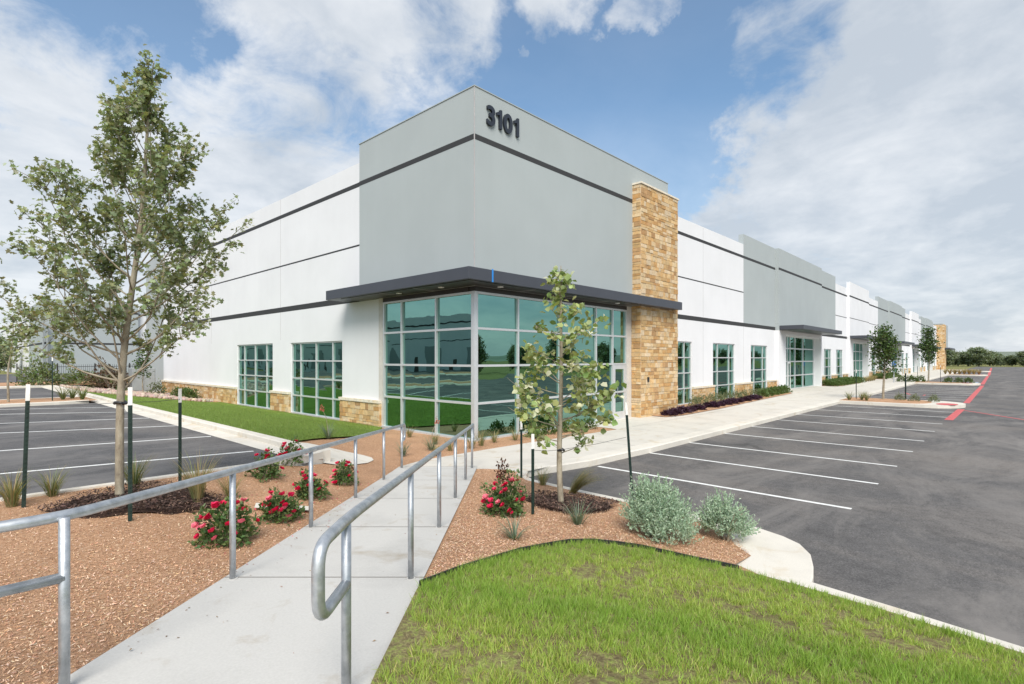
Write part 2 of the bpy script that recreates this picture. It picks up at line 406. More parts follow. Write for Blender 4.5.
bed1 = [(19.9, 10.15), (21, 9.95), (25, 10.0), (30, 10.35), (35, 10.65), (39.5, 10.9), (40.4, 11.3), (40.4, 12.3), (22.2, 12.3), (22.2, 10.9), (19.95, 10.85)]
patch('wall_bed', bed1, lambda x, y: .035, .5, M['mulch'])
bed2 = [(52, 11.0), (53, 10.7), (62, 10.75), (63.2, 11.1), (63.2, 12.3), (52, 12.3)]
patch('second_wall_bed', bed2, lambda x, y: .035, 1, M['mulch'])
patch('third_wall_bed', [(74+a, b2) for a, b2 in ((0, 10.9), (14, 10.9), (14, 12.3), (0, 12.3))], lambda x, y: .035, 2, M['mulch'])

# grass at the camera side, with black edging
edge = [(2.62, 3.47), (3.1, 3.55), (3.65, 3.6), (4.0, 3.64), (4.38, 3.62), (4.75, 3.58), (5.03, 3.45), (5.22, 3.25), (5.38, 3.02), (5.58, 2.5), (5.78, 2.12), (5.9, 1.62)]
lawn_poly = [W(-.75, d) for d in np.linspace(-5, 4.2, 12)] + edge + [(5.86, .8), (5.72, -.07), (5.36, -3), (4.76, -8), (0, -9)]
patch('lawn', lawn_poly, terrain, .3, M['turf'], .045)
mb = MB()
ed = [(x, y, terrain(x, y)+.05) for x, y in edge[:-1]]
vs = []; fs = []
for i, (x, y, z) in enumerate(ed): vs += [(x-.006, y-.006, z-.08), (x-.006, y-.006, z+.035), (x+.008, y+.008, z+.035), (x+.008, y+.008, z-.08)]
for i in range(len(ed)-1):
    for k in range(3): fs.append((i*4+k, i*4+k+1, i*4+5+k, i*4+4+k))
mb.add(vs, fs)
setp(mb.obj('lawn_edging', M['black']), 'thin black strip edging between the lawn and the tan island mulch', 'edging')
lawn2_poly = [(5.23, 11.35), (6.0, 12.0), (7.0, 12.6), (8.3, 13.4), (9.5, 14.7), (10.3, 15.7), (10.34, 31.2), (8.8, 32.5), (7, 34.5), (5.3, 37.5), (5.22, 30)]
patch('building_lawn', lawn2_poly, terrain, .5, M['lawn'], .045)
# dark mulch rings at the two staked trees
def ring(name, cx, cy, r1, r2):
    poly = []
    for k in range(26):
        t = 2*math.pi*k/26; s = 1+.14*math.sin(3*t+cx)+.06*math.sin(7*t)
        poly.append((cx+RX*r1*s*math.cos(t)+FX*r2*s*math.sin(t), cy+RY*r1*s*math.cos(t)+FY*r2*s*math.sin(t)))
    def zf(x, y):
        l, d = LD(x-cx, y-cy); q = math.hypot(l/r1, d/r2)
        return terrain(x, y) + .0 + .075*max(0, 1-q*q) + .01*math.sin(x*23)*math.sin(y*19)
    patch(name, poly, zf, .07, M['dark']); return poly
ringL = ring('tree_mulch_ring', 1.72, 8.1, .95, .75)
ringR = ring('sapling_mulch_ring', 6.55, 4.95, .72, .7)

# painted markings
mk = MB()
def stripe(m, a, b2, w, z):
    t = Vector((b2[0]-a[0], b2[1]-a[1])).normalized(); n = Vector((-t.y, t.x))*w/2
    m.add([(a[0]+n.x, a[1]+n.y, z), (b2[0]+n.x, b2[1]+n.y, z), (b2[0]-n.x, b2[1]-n.y, z), (a[0]-n.x, a[1]-n.y, z)], [(0, 1, 2, 3)])
for x in (10.4, 12.82, 15.2, 17.88, 20.4, 23.35, 26.2, 29.3, 32.3): stripe(mk, (x, 7.0), (x-.08, 1.95), .1, ASZ+.004)
for x in np.arange(42, 64, 2.75): stripe(mk, (x, 7.0), (x, 2.1), .1, ASZ+.004)
for x in np.arange(70.5, 97, 2.75): stripe(mk, (x, 7.0), (x, 2.3), .1, ASZ+.004)
structure(mk.obj('stall_line', M['line']))
mk = MB()
for a, b2 in (((.68, 12.26), (4.42, 11.45)), ((.95, 15.3), (4.55, 14.4)), ((1.22, 18.9), (4.58, 17.4)), ((1.45, 21.7), (4.6, 20.3)), ((1.7, 25.2), (4.6, 23.2)), ((1.9, 27.6), (4.6, 26.0))):
    dx, dy = a[0]-b2[0], a[1]-b2[1]; k = 2.3
    stripe(mk, b2, (b2[0]+dx*k, b2[1]+dy*k), .1, LZ+.004)
structure(mk.obj('left_stall_line', M['line']))
mk = MB()
stripe(mk, (28.0, 1.9), (34.4, 1.85), .28, ASZ+.004); stripe(mk, (39.3, 1.9), (66, 2.05), .28, ASZ+.004)
stripe(mk, (69, 2.15), (103, 2.6), .3, ASZ+.004); stripe(mk, (106, 2.6), (195, 4.2), .34, ASZ+.004)
stripe(mk, (33.7, 1.7), (30.1, -.4), .12, ASZ+.006); stripe(mk, (30.1, -.4), (27.0, -3.0), .12, ASZ+.006)
for x, y in ((35.2, 2.45), (67.2, 3.2), (104, 3.6)):
    c = [(x+math.cos(t)*.75, y+math.sin(t)*.45) for t in np.linspace(0, 2*math.pi, 14, endpoint=False)]
    mk.add([(a, b2, .0385) for a, b2 in c], [tuple(range(14))])
stripe(mk, (46, 5.2), (48.5, 5.8), .12, ASZ+.006); stripe(mk, (45.3, 4.4), (46.5, 4.4), .1, ASZ+.006)
structure(mk.obj('red_fire_lane_line', M['red']))
mk = MB(); mk.add([(70.9, 2.6, ASZ+.003), (74.6, 2.6, ASZ+.003), (74.6, 5.0, ASZ+.003), (70.9, 5.0, ASZ+.003)], [(0, 1, 2, 3)])
structure(mk.obj('accessible_stall_paint', M['acc']))

# parking islands further along
def island(x0, x1, y1, nose):
    r = (x1-x0)/2; c = [(x0, y1)] + [(x0+r-math.cos(t)*r, nose+r*.8-math.sin(t)*r*.8) for t in np.linspace(0, math.pi, 10)] + [(x1, y1)]
    m = MB(); m.prism(c, -.3, .03); structure(m.obj('island_kerb', M['kerb']))
    q2 = .45; cc = [(x0+q2, y1)] + [(x0+r-math.cos(t)*(r-q2), nose+1.4+(r-q2)*.5-math.sin(t)*(r-q2)*.5) for t in np.linspace(0, math.pi, 10)] + [(x1-q2, y1)]
    m = MB(); m.prism(cc, -.2, .05); structure(m.obj('island_bed', M['mulch']))
for a in ((34.1, 37.9, 7.1, 1.75), (65.6, 69, 7.1, 2.2), (102.5, 106, 7.1, 2.6), (134, 137, 7.1, 3)): island(*a)
# ------------------------------------------------------------------ the long building
def child(mb, name, mat, root, **kw):
    o = mb.obj(name, mat, None, **kw); o.parent = root
    o.matrix_parent_inverse = Matrix.Translation(root.location).inverted() if root.type == 'EMPTY' else Matrix.Identity(4)
    return o
def wallgrid(mb, axis, plane, u0, u1, z0, z1, holes=(), th=.25, col=None):
    """a wall slab with real openings; axis 'x': runs along X and faces -Y, axis 'y': runs along Y and faces -X"""
    us = sorted({u0, u1} | {h[0] for h in holes if u0 < h[0] < u1} | {h[1] for h in holes if u0 < h[1] < u1})
    zs = sorted({z0, z1} | {h[2] for h in holes if z0 < h[2] < z1} | {h[3] for h in holes if z0 < h[3] < z1})
    def solid(i, j):
        if i < 0 or j < 0 or i >= len(us)-1 or j >= len(zs)-1: return False
        uc, zc = (us[i]+us[i+1])/2, (zs[j]+zs[j+1])/2
        return not any(h[0] < uc < h[1] and h[2] < zc < h[3] for h in holes)
    P = (lambda u, w, z: (u, plane+w, z)) if axis == 'x' else (lambda u, w, z: (plane+w, u, z))
    fl = axis == 'y'
    def q(a, b2, c, d):
        mb.add([a, b2, c, d] if not fl else [d, c, b2, a], [(0, 1, 2, 3)], col)
    for i in range(len(us)-1):
        for j in range(len(zs)-1):
            if not solid(i, j): continue
            a, b2, c, d = us[i], us[i+1], zs[j], zs[j+1]
            q(P(a, 0, c), P(b2, 0, c), P(b2, 0, d), P(a, 0, d)); q(P(b2, th, c), P(a, th, c), P(a, th, d), P(b2, th, d))
            if not solid(i-1, j): q(P(a, th, c), P(a, 0, c), P(a, 0, d), P(a, th, d))
            if not solid(i+1, j): q(P(b2, 0, c), P(b2, th, c), P(b2, th, d), P(b2, 0, d))
            if not solid(i, j-1): q(P(a, th, c), P(b2, th, c), P(b2, 0, c), P(a, 0, c))
            if not solid(i, j+1): q(P(a, 0, d), P(b2, 0, d), P(b2, th, d), P(a, th, d))
def abox(mb, axis, plane, u0, u1, w0, w1, z0, z1, col=None):
    if axis == 'x': mb.box(u0, u1, plane+w0, plane+w1, z0, z1, col)
    else: mb.box(plane+w0, plane+w1, u0, u1, z0, z1, col)
STONES = [(.60, .43, .22), (.66, .50, .28), (.70, .58, .38), (.66, .55, .38), (.52, .33, .15), (.58, .41, .21), (.68, .58, .42), (.48, .32, .17), (.62, .47, .27)]
def ashlar(mb, axis, plane, u0, u1, z0, z1, out=-.0, seed=1, hs=(.09, .14, .19)):
    r = random.Random(seed); z = z0
    sgn = -1
    while z < z1-.02:
        h = r.choice(hs); h = min(h, z1-z)
        if z1-z-h < .07: h = z1-z
        u = u0
        while u < u1-.01:
            w = r.uniform(.16, .5) if h < .16 else r.uniform(.14, .40)
            if u1-u-w < .1: w = u1-u
            parts = [(z, z+h)]
            if h > .22 and r.random() < .38: m2 = z+h*r.uniform(.4, .6); parts = [(z, m2), (m2, z+h)]
            for a, b2 in parts:
                c = r.choice(STONES); k = r.uniform(.78, 1.02); c = tuple(min(1, x*k*s2) for x, s2 in zip(c, (.99, .915, .86)))
                d = r.uniform(.012, .034); g = .006
                abox(mb, axis, plane, u+g, u+w-g, out-d, out+.01, a+g, b2-g, c)
            u += w
        z += h
MORT = (.62, .57, .48)
def mullions(mb, axis, plane, us, zs, w=.06, dep=.13, back=.0):
    """verticals at us, horizontals at zs; outer ones included"""
    for u in us: abox(mb, axis, plane, u-w/2, u+w/2, back, back+dep, zs[0]-w/2, zs[-1]+w/2)
    for z in zs:
        for a, b2 in zip(us, us[1:]): abox(mb, axis, plane, a+w/2, b2-w/2, back+.004, back+dep-.004, z-w/2, z+w/2)
def panes(mb, axis, plane, us, zs, off=.05, rr=rng, skip=None):
    for i, (a, b2) in enumerate(zip(us, us[1:])):
        for j, (c, d) in enumerate(zip(zs, zs[1:])):
            if skip and skip(i, j): continue
            t = [off+rr.uniform(-.004, .004) for _ in range(4)]
            k = [(a+.02, c+.02), (b2-.02, c+.02), (b2-.02, d-.02), (a+.02, d-.02)]
            v = [(u, plane+w2, z) if axis == 'x' else (plane+w2, u, z) for (u, z), w2 in zip(k, t)]
            mb.add(v, [(0, 1, 2, 3)])
def window(root, axis, plane, u0, u1, z0, z1, fr, rows=4, set_in=.05, label=None):
    us = [u0+.03]+[u0+.03+(u1-u0-.06)*f for f in fr]+[u1-.03]; zs = list(np.linspace(z0+.04, z1-.03, rows+1))
    m = MB(); mullions(m, axis, plane+set_in, us, zs, .055, .12)
    abox(m, axis, plane+set_in, u0, u1, -.06, -.004, z0-.02, z0+.05)
    f = child(m, 'window', M['alu'], root)
    p = MB(); panes(p, axis, plane+set_in, us, zs, .06)
    g = p.obj('pane', M['glass'], f)
    if label: f['label'] = label
    return f
X0, Y0 = 10.4, 11.2
BL = thing('industrial_building', 'long white and grey tilt-up building with stone pillar, flat canopies and green glass corner', 'building', (X0, Y0, 0))
YW = 12.25; YP = 12.0; TOP = 9.5; TT = 10.14
# grey corner tower
m = MB(); wallgrid(m, 'x', Y0, X0, 22.12, 4.45, TT, th=.3); wallgrid(m, 'y', X0, Y0+.3, 17.32, 4.45, TT, th=.3)
m.box(X0+.3, 22.12, YW+.3, YW+.55, TOP-.6, TT); m.box(21.82, 22.12, Y0+.3, YW+.3, 0, TT); m.box(X0+.3, 13, 17.02, 17.32, TOP-.6, TT)
child(m, 'tower_wall', M['grey'], BL)
m = MB(); m.box(X0-.004, 19.1, Y0-.004, Y0+.02, 8.63, 8.79); m.box(X0-.004, X0+.02, Y0+.02, 17.33, 8.63, 8.79)
child(m, 'reveal_band', M['band'], BL)
m = MB(); m.box(X0-.009, X0+.014, Y0-.009, Y0+.014, 4.8, TT+.004); child(m, 'corner_joint', M['joint'], BL)
m = MB()
m.box(X0-.02, 22.14, Y0-.02, Y0+.32, TT, TT+.025); m.box(X0-.02, X0+.32, Y0+.32, 17.34, TT, TT+.025); child(m, 'coping', M['grey'], BL)
# white left wall
LW = X0+.03; W1 = (18.59, 22.97, -.02, 3.05); W2 = (24.81, 29.12, -.02, 3.07)
m = MB(); wallgrid(m, 'y', LW, 17.32, 42.4, 4.66, TOP); wallgrid(m, 'y', LW, 16.1, 42.4, -.3, 4.44, [W1, W2]); wallgrid(m, 'y', LW, 16.1, 42.4, 4.44, 4.66)
m.box(LW+.25, 26, 42.15, 42.4, -.3, TOP)
child(m, 'wall', M['white'], BL)
m = MB(); m.box(LW-.004, LW+.02, 17.33, 42.41, 8.63, 8.79); m.box(LW-.004, LW+.02, 17.33, 42.41, 6.47, 6.53); m.box(LW-.004, LW+.02, 16.1, 42.41, 4.44, 4.66)
child(m, 'reveal_band', M['band'], BL)
for y in (23.97, 32.9): m = MB(); m.box(LW-.003, LW+.01, y, y+.02, 3.2, TOP); child(m, 'panel_joint', M['joint'], BL)
window(BL, 'y', LW, *W1[:2], 0, 3.05, (.185, .5, .815)); window(BL, 'y', LW, *W2[:2], 0, 3.07, (.185, .5, .815))
for k, (a, b2) in enumerate(((15.95, 18.59), (22.97, 24.81), (29.12, 42.4))):
    m = MB(); m.box(LW-.09, LW, a, b2, -.4, .82, MORT); ashlar(m, 'y', LW-.09, a, b2, -.38, .80, seed=20+k)
    ashlar(m, 'x', a, LW-.09, LW, -.38, .80, seed=40+k)
    m.box(LW-.15, LW, a-.02, b2+.02, .82, .92, (.68, .62, .52))
    child(m, 'stone_base', M['stone'], BL, bevel=0)
# grey end block beyond the left wall
m = MB(); m.box(11.0, 26, 42.4, 49.5, -.3, 9.9); child(m, 'end_tower_wall', M['grey'], BL)
# corner storefront
GX = [X0+.04, 12.29, 14.4, 16.56, 17.68, 18.66]; GY = [Y0+.04, 12.98, 14.78, 15.81]; GZ = [.03, 1.07, 2.16, 3.24, 4.27]
m = MB()
m.box(X0+.0, X0+.1, Y0+.0, Y0+.1, 0, 4.3)
mullions(m, 'x', Y0+.02, [X0+.13]+GX[1:], GZ, .065, .14); mullions(m, 'y', X0+.02, [Y0+.13]+GY[1:], GZ, .065, .14)
m.box(X0-.04, 17.65, Y0-.05, Y0+.016, -.05, .05); m.box(X0-.04, X0+.016, Y0+.016, 15.9, -.05, .05)
sf = child(m, 'storefront', M['alu'], BL)
p = MB(); panes(p, 'x', Y0+.02, [X0+.13]+GX[1:], GZ, .07, skip=lambda i, j: i == 4 and j < 2); panes(p, 'y', X0+.02, [Y0+.13]+GY[1:], GZ, .07)
p.obj('pane', M['glass'], sf)
m = MB(); m.box(17.72, 17.86, Y0+.03, Y0+.09, .02, 2.12); m.box(18.48, 18.62, Y0+.03, Y0+.09, .02, 2.12); m.box(17.86, 18.48, Y0+.034, Y0+.086, 1.96, 2.12); m.box(17.86, 18.48, Y0+.034, Y0+.086, .02, .3)
dr = child(m, 'door', M['alu'], BL)
p = MB(); p.add([(17.86, Y0+.06, .3), (18.48, Y0+.06, .3), (18.48, Y0+.062, 1.96), (17.86, Y0+.062, 1.96)], [(0, 1, 2, 3)]); p.obj('pane', M['glass'], dr)
p = MB(); p.tube([(17.93, Y0+.03, .95), (17.93, Y0-.03, .95), (17.93, Y0-.03, 1.25), (17.93, Y0+.03, 1.25)], .012); p.obj('handle', M['galv'], dr)
m = MB(); m.box(18.7, 19.1, Y0+.05, Y0+.4, 0, 4.45); child(m, 'storefront_trim', M['trim'], BL)
m = MB(); m.box(X0+.02, X0+.3, 15.86, 16.1, -.2, 4.45); child(m, 'storefront_trim', M['trim'], BL)
m = MB(); m.box(X0+.06, 18.7, Y0+.03, Y0+.3, 4.3, 4.45); m.box(X0+.03, X0+.3, Y0+.3, 15.86, 4.3, 4.45); child(m, 'storefront_header', M['soffit'], BL)
# canopy
cp = [(X0-.92, Y0-.78), (21.9, Y0-.78), (21.9, Y0-.36), (19.0, Y0-.36), (19.0, Y0+.02), (X0+.02, Y0+.02), (X0+.02, 18.05), (X0-.92, 18.05)]
m = MB(); m.prism(cp, 4.47, 4.8)
cn = child(m, 'canopy', M['canopy'], BL, bevel=.01)
m = MB(); m.box(X0-.8, 18.9, Y0-.66, Y0, 4.452, 4.47); m.box(X0-.8, X0, Y0, 17.2, 4.452, 4.47)
sfp = m.obj('soffit', M['soffit'], cn)
m = MB()
for x in (12.3, 14.4, 16.5, 18.5): m = MB(); m.box(x, x+.025, Y0-.66, Y0+.0, 4.446, 4.453); m.obj('soffit_joint', M['joint'], cn)
for y in (12.98, 14.78, 16.5): m = MB(); m.box(X0-.8, X0, y, y+.025, 4.446, 4.453); m.obj('soffit_joint', M['joint'], cn)
for x, y in ((11.1, Y0-.35), (14.0, Y0-.35), (17.4, Y0-.35), (X0-.4, 14.3), (X0-.4, 12.2)):
    m = MB(); c = [(x+math.cos(t)*.09, y+math.sin(t)*.09) for t in np.linspace(0, 2*math.pi, 16, endpoint=False)]
    m.prism(c, 4.435, 4.4515); m.obj('downlight', M['lamp'], cn)
m = MB(); m.box(X0-.07, X0-.015, Y0-.786, Y0-.776, 4.465, 4.82); m.obj('tape_strip', M['blue'], cn)
# stone pillar
m = MB(); px0, px1, py0 = 19.1, 22.28, Y0-.37
m.box(px0, px1, py0, YW+.1, -.05, 9.36, MORT)
ashlar(m, 'x', py0, px0, px1, 0, 9.34, seed=3, hs=(.10, .15, .21)); ashlar(m, 'y', px0, py0, Y0+.05, 0, 9.34, seed=5)
nb = MB(); ashlar(nb, 'y', 0, py0, YW+.1, 0, 9.34, seed=6)
m.add([(px1-x, y, z) for x, y, z in nb.v], nb.f); m.c[-len(nb.c):] = nb.c
m.box(px0-.05, px1+.06, py0-.06, YW+.1, 9.36, 9.43, (.70, .64, .54))
child(m, 'stone_pillar', M['stone'], BL)
m = MB(); m.box(19.55, 19.66, py0-.075, py0-.03, 1.42, 1.62); child(m, 'card_reader', M['black'], BL, bevel=.01)
# long right side: bays
lowbands = MB(); upbands = MB(); joints = MB()
def low_wall(x0, x1, holes, y=YW): 
    m = MB(); wallgrid(m, 'x', y, x0, x1, -.3, 4.37, holes); child(m, 'wall', M['white'], BL)
    lb2 = MB(); lb2.box(x0, x1, y-.0045, y+.02, 4.37, 4.6); child(lb2, 'lower_reveal_band', M['band'], BL)
def up_wall(x0, x1, top, mat, y=YW, mid=False, back=False):
    m = MB(); wallgrid(m, 'x', y, x0, x1, 4.37, top, th=.3 if y == YW else .3)
    child(m, 'upper_wall', M[mat], BL)
    upbands.box(x0+(.0 if y == YW else -.004), x1, y-.0045, y+.02, 8.63, 8.79)
    if mid: upbands.box(x0, x1, y-.0045, y+.02, 6.47, 6.53)
NWN = (.235, .765)
def stone_low(x0, x1, y=YW, seed=0):
    m = MB(); m.box(x0, x1, y-.09, y, -.2, .80, MORT); ashlar(m, 'x', y-.09, x0, x1, -.05, .78, seed=seed)
    nb2 = MB(); ashlar(nb2, 'y', x0, y-.09, y, -.05, .78, seed=seed+1); m.add(nb2.v, nb2.f); m.c[-len(nb2.c):] = nb2.c
    m.box(x0-.02, x1+.02, y-.15, y, .80, .9, (.68, .62, .52)); child(m, 'stone_base', M['stone'], BL)
def joint_at(x, y=YW): m = MB(); m.box(x, x+.02, y-.003, y+.01, 0, 9.45); child(m, 'panel_joint', M['joint'], BL)
# bay A
up_wall(22.12, 34.2, TOP, 'white', mid=True)
wn = [(23.6, 26.87), (29.56, 32.8), (35.5, 38.65)]
low_wall(22.12, 40.3, [(a, b2, -.02, 3.25) for a, b2 in wn])
for a, b2 in wn: window(BL, 'x', YW, a, b2, 0, 3.25, NWN)
for k, (a, b2) in enumerate(((26.87, 29.56), (32.8, 35.5), (38.65, 40.3))): stone_low(a, b2, seed=60+k)
joint_at(28.24); joint_at(34.2)
def entrance(s, e, mat, top, ylow=0):
    """projecting bay from s to e with a recessed glazed entrance under a flat canopy"""
    a, b2 = s+1.6, e-.3
    up_wall(s, e, top, mat, YP, mid=(mat == 'white'))
    m = MB(); wallgrid(m, 'x', YP, s, e, -.3, 4.37, [(a, b2, -.4, 4.1)], th=.62); child(m, 'wall', M['white'], BL)
    yg = 12.55; us = [a+.04, a+2.3, a+3.0, a+4.3, a+6.5, b2-.05]
    us = [u for u in us if u < b2-.3]+[b2-.05]; zs = [.03, 1.05, 2.15, 3.15, 4.07]
    m = MB(); mullions(m, 'x', yg, us, zs, .09, .14); f = child(m, 'storefront', M['alu'], BL)
    p = MB(); panes(p, 'x', yg, us, zs, .07); p.obj('pane', M['glass'], f)
    m = MB(); dx = a+2.32; m.box(dx+.02, dx+.12, yg-.03, yg-.002, .03, 2.12); m.box(dx+.56, dx+.66, yg-.03, yg-.002, .03, 2.12); m.box(dx+.12, dx+.56, yg-.03, yg-.002, 2.0, 2.12); m.box(dx+.12, dx+.56, yg-.03, yg-.002, .03, .25)
    d = child(m, 'door', M['lamp'], BL); p = MB(); p.tube([(dx+.5, yg-.03, .95), (dx+.5, yg-.08, .95), (dx+.5, yg-.08, 1.25), (dx+.5, yg-.03, 1.25)], .014); p.obj('handle', M['galv'], d)
    m = MB(); m.box(s+.1, e-.2, YP-1.55, YP-.002, 4.41, 4.7); c = child(m, 'canopy', M['canopy'], BL, bevel=.01)
    m = MB(); m.box(s+.25, e-.35, YP-1.4, YP-.05, 4.395, 4.412); m.obj('soffit', M['soffit'], c)
def low_bay(x0, x1, seed, n=2):
    w = 2.7; gap = (x1-x0-n*w)/(n+1); ws = [(x0+gap*(i+1)+w*i*1.0, x0+gap*(i+1)+w*(i+1)) for i in range(n)]
    low_wall(x0, x1, [(a, b2, -.02, 3.25) for a, b2 in ws])
    for a, b2 in ws: window(BL, 'x', YW, a, b2, 0, 3.25, NWN)
    xs = [x0]+[v for p in ws for v in p]+[x1]
    for k in range(0, len(xs), 2): stone_low(xs[k], xs[k+1], seed=seed+k)
# grey bay 1
up_wall(34.2, 40.3, TT, 'grey'); entrance(40.3, 51.9, 'grey', TT); up_wall(51.9, 57.9, TT, 'grey')
low_bay(51.9, 62.7, 70)
up_wall(57.9, 62.7, TOP, 'white', mid=True); entrance(62.7, 72.6, 'white', TT); up_wall(72.6, 79.8, TOP, 'white', mid=True)
low_bay(72.6, 87.1, 80)
up_wall(79.8, 87.1, TT, 'grey'); entrance(87.1, 97.5, 'grey', TT); up_wall(97.5, 103, TT, 'grey')
low_bay(97.5, 108, 90)
up_wall(103, 108, TOP, 'white', mid=True); entrance(108, 117, 'white', TT); up_wall(117, 122.5, TOP, 'white', mid=True)
low_bay(117, 128, 100)
up_wall(122.5, 128, TT, 'grey'); entrance(128, 138, 'grey', TT); up_wall(138, 143, TT, 'grey')
low_bay(138, 150, 110); up_wall(143, 150, TOP, 'white', mid=True)
child(upbands, 'upper_reveal_band', M['band'], BL)
m = MB(); m.box(150, 154, 10.9, 13, -.1, 9.9, MORT); ashlar(m, 'x', 10.9, 150, 154, 0, 9.85, seed=9, hs=(.3, .4)); ashlar(m, 'y', 150, 10.9, 13, 0, 9.85, seed=10, hs=(.3, .4))
child(m, 'end_stone_pillar', M['stone'], BL)
m = MB(); m.box(150, 163, 11.2, 20, 4.8, TT); child(m, 'end_tower_wall', M['grey'], BL)
m = MB(); m.box(150.5, 164.5, 10.0, 11.19, 4.45, 4.8); child(m, 'end_canopy', M['canopy'], BL)
m = MB(); m.box(154.2, 162.6, 11.6, 11.7, 0, 4.7); child(m, 'end_storefront', M['glass'], BL)
# roof, floor, inside
m = MB(); m.box(X0+.3, 150, YW+.3, 42.15, 8.8, 8.95); m.box(X0+.3, 21.8, Y0+.3, YW+.3, 8.8, 8.95); child(m, 'roof', M['roof'], BL)
m = MB(); m.box(X0+.16, 21.8, Y0+.16, 42.1, -.2, .005); m.box(21.8, 149, YW+.25, 42.1, -.2, .005); child(m, 'floor', M['inner'], BL)
m = MB(); m.box(X0+.3, 21.8, 24, 24.1, .005, 8.8); m.box(21.7, 21.8, 14.5, 24, .005, 8.8); m.box(22.13, 149, 18, 18.1, .005, 8.8); m.box(X0+.3, 21.8, Y0+.3, 24, 4.6, 4.7); child(m, 'inner_partition', M['inner'], BL)
# address numerals
ad = thing('address_sign', 'dark raised numerals 3101 high on the grey corner tower', 'sign', (10.86, Y0, 9.2))
def glyph(ch):
    if ch == '1':
        q2 = MB(); pl = [(.11, 0), (.215, 0), (.215, .565), (.135, .565), (.12, .51), (.0, .455), (.0, .365), (.11, .405)]
        vs = [(x, y, -.035) for x, y in pl]+[(x, y, .035) for x, y in pl]; n = len(pl)
        q2.add(vs, [tuple(range(n))[::-1], tuple(range(n, 2*n))]+[(i, (i+1) % n, (i+1) % n+n, i+n) for i in range(n)]); return q2.mesh('numeral')
    cu = bpy.data.curves.new('numeral', 'FONT'); cu.body = ch; cu.size = .78; cu.extrude = .035; cu.offset = .021; cu.resolution_u = 6
    o = bpy.data.objects.new('numeral_tmp', cu); COL.objects.link(o)
    bpy.context.view_layer.update()
    me = bpy.data.meshes.new_from_object(o.evaluated_get(bpy.context.evaluated_depsgraph_get())); bpy.data.objects.remove(o)
    me.materials.clear(); return me
xx = 0
for ch in '3101':
    me = glyph(ch); me.materials.clear(); xs = [v.co.x for v in me.vertices]
    for v in me.vertices: v.co.x -= min(xs)
    o = link('numeral', me, M['navy'], ad); o.rotation_euler = (math.pi/2, 0, 0); o.location = (xx, -.035, .005); xx += max(xs)-min(xs)+.075

# ------------------------------------------------------------------ neighbouring buildings on the left
NB = thing('warehouse', 'pale grey and white tilt-up warehouse with dark bands standing far left behind the young trees', 'building', (9.5, 92, 0))
m = MB(); m.box(9.3, 19.5, 92, 110, -.3, 10.2); child(m, 'tower_wall', M['grey'], NB)
m = MB(); m.box(9.295, 19.5, 91.99, 92.02, 8.7, 8.95); m.box(9.28, 9.32, 91.99, 110.4, 8.7, 8.95); m.box(9.295, 19.5, 91.99, 92.02, 4.3, 4.55); m.box(9.28, 9.32, 92, 110.4, 4.3, 4.55); child(m, 'reveal_band', M['band'], NB)
m = MB(); m.box(9.5, 14, 110, 170, -.3, 9.5); m.box(19.5, 60, 92.6, 110, -.3, 9.4); child(m, 'wall', M['white'], NB)
m = MB(); m.box(19.6, 60, 92.58, 92.62, 8.6, 8.8); m.box(19.6, 60, 92.58, 92.62, 4.3, 4.5); m.box(9.48, 9.52, 110.4, 170, 8.3, 8.55); m.box(9.48, 9.52, 110.4, 170, 6.2, 6.27); m.box(9.48, 9.52, 110.4, 170, 4.3, 4.5); child(m, 'reveal_band', M['band'], NB)
m = MB(); m.box(20.8, 24.5, 92.5, 92.59, .9, 3.0); w = child(m, 'window', M['glass'], NB)
m = MB(); m.tube([(9.1, 91.5, 0), (9.1, 91.5, 7.3)], .1); m.tube([(9.5, 91.5, 0), (9.5, 91.5, 6.6)], .1); child(m, 'downpipe', M['cab'], NB)
# opposite building across the left lot: seen only in the green glass
OB = thing('dock_building', 'white dock building across the left parking lot, mirrored in the corner glass', 'building', (-40, 12, 0))
m = MB(); m.box(-70, -40, 15, 210, -.3, 9.9); child(m, 'wall', M['white'], OB)
m = MB(); m.box(-40.02, -39.98, 15, 210, 8.3, 8.6); m.box(-40.02, -39.98, 15, 210, 5.6, 5.75); child(m, 'reveal_band', M['band'], OB)
for y in np.arange(20, 200, 11): m = MB(); m.box(-40.03, -39.97, y, y+4.2, .2, 4.4); child(m, 'dock_door', M['cab'], OB)
for y in np.arange(26.4, 200, 11): m = MB(); m.box(-40.03, -39.97, y, y+1.1, .2, 2.4); child(m, 'side_door', M['soffit'], OB)
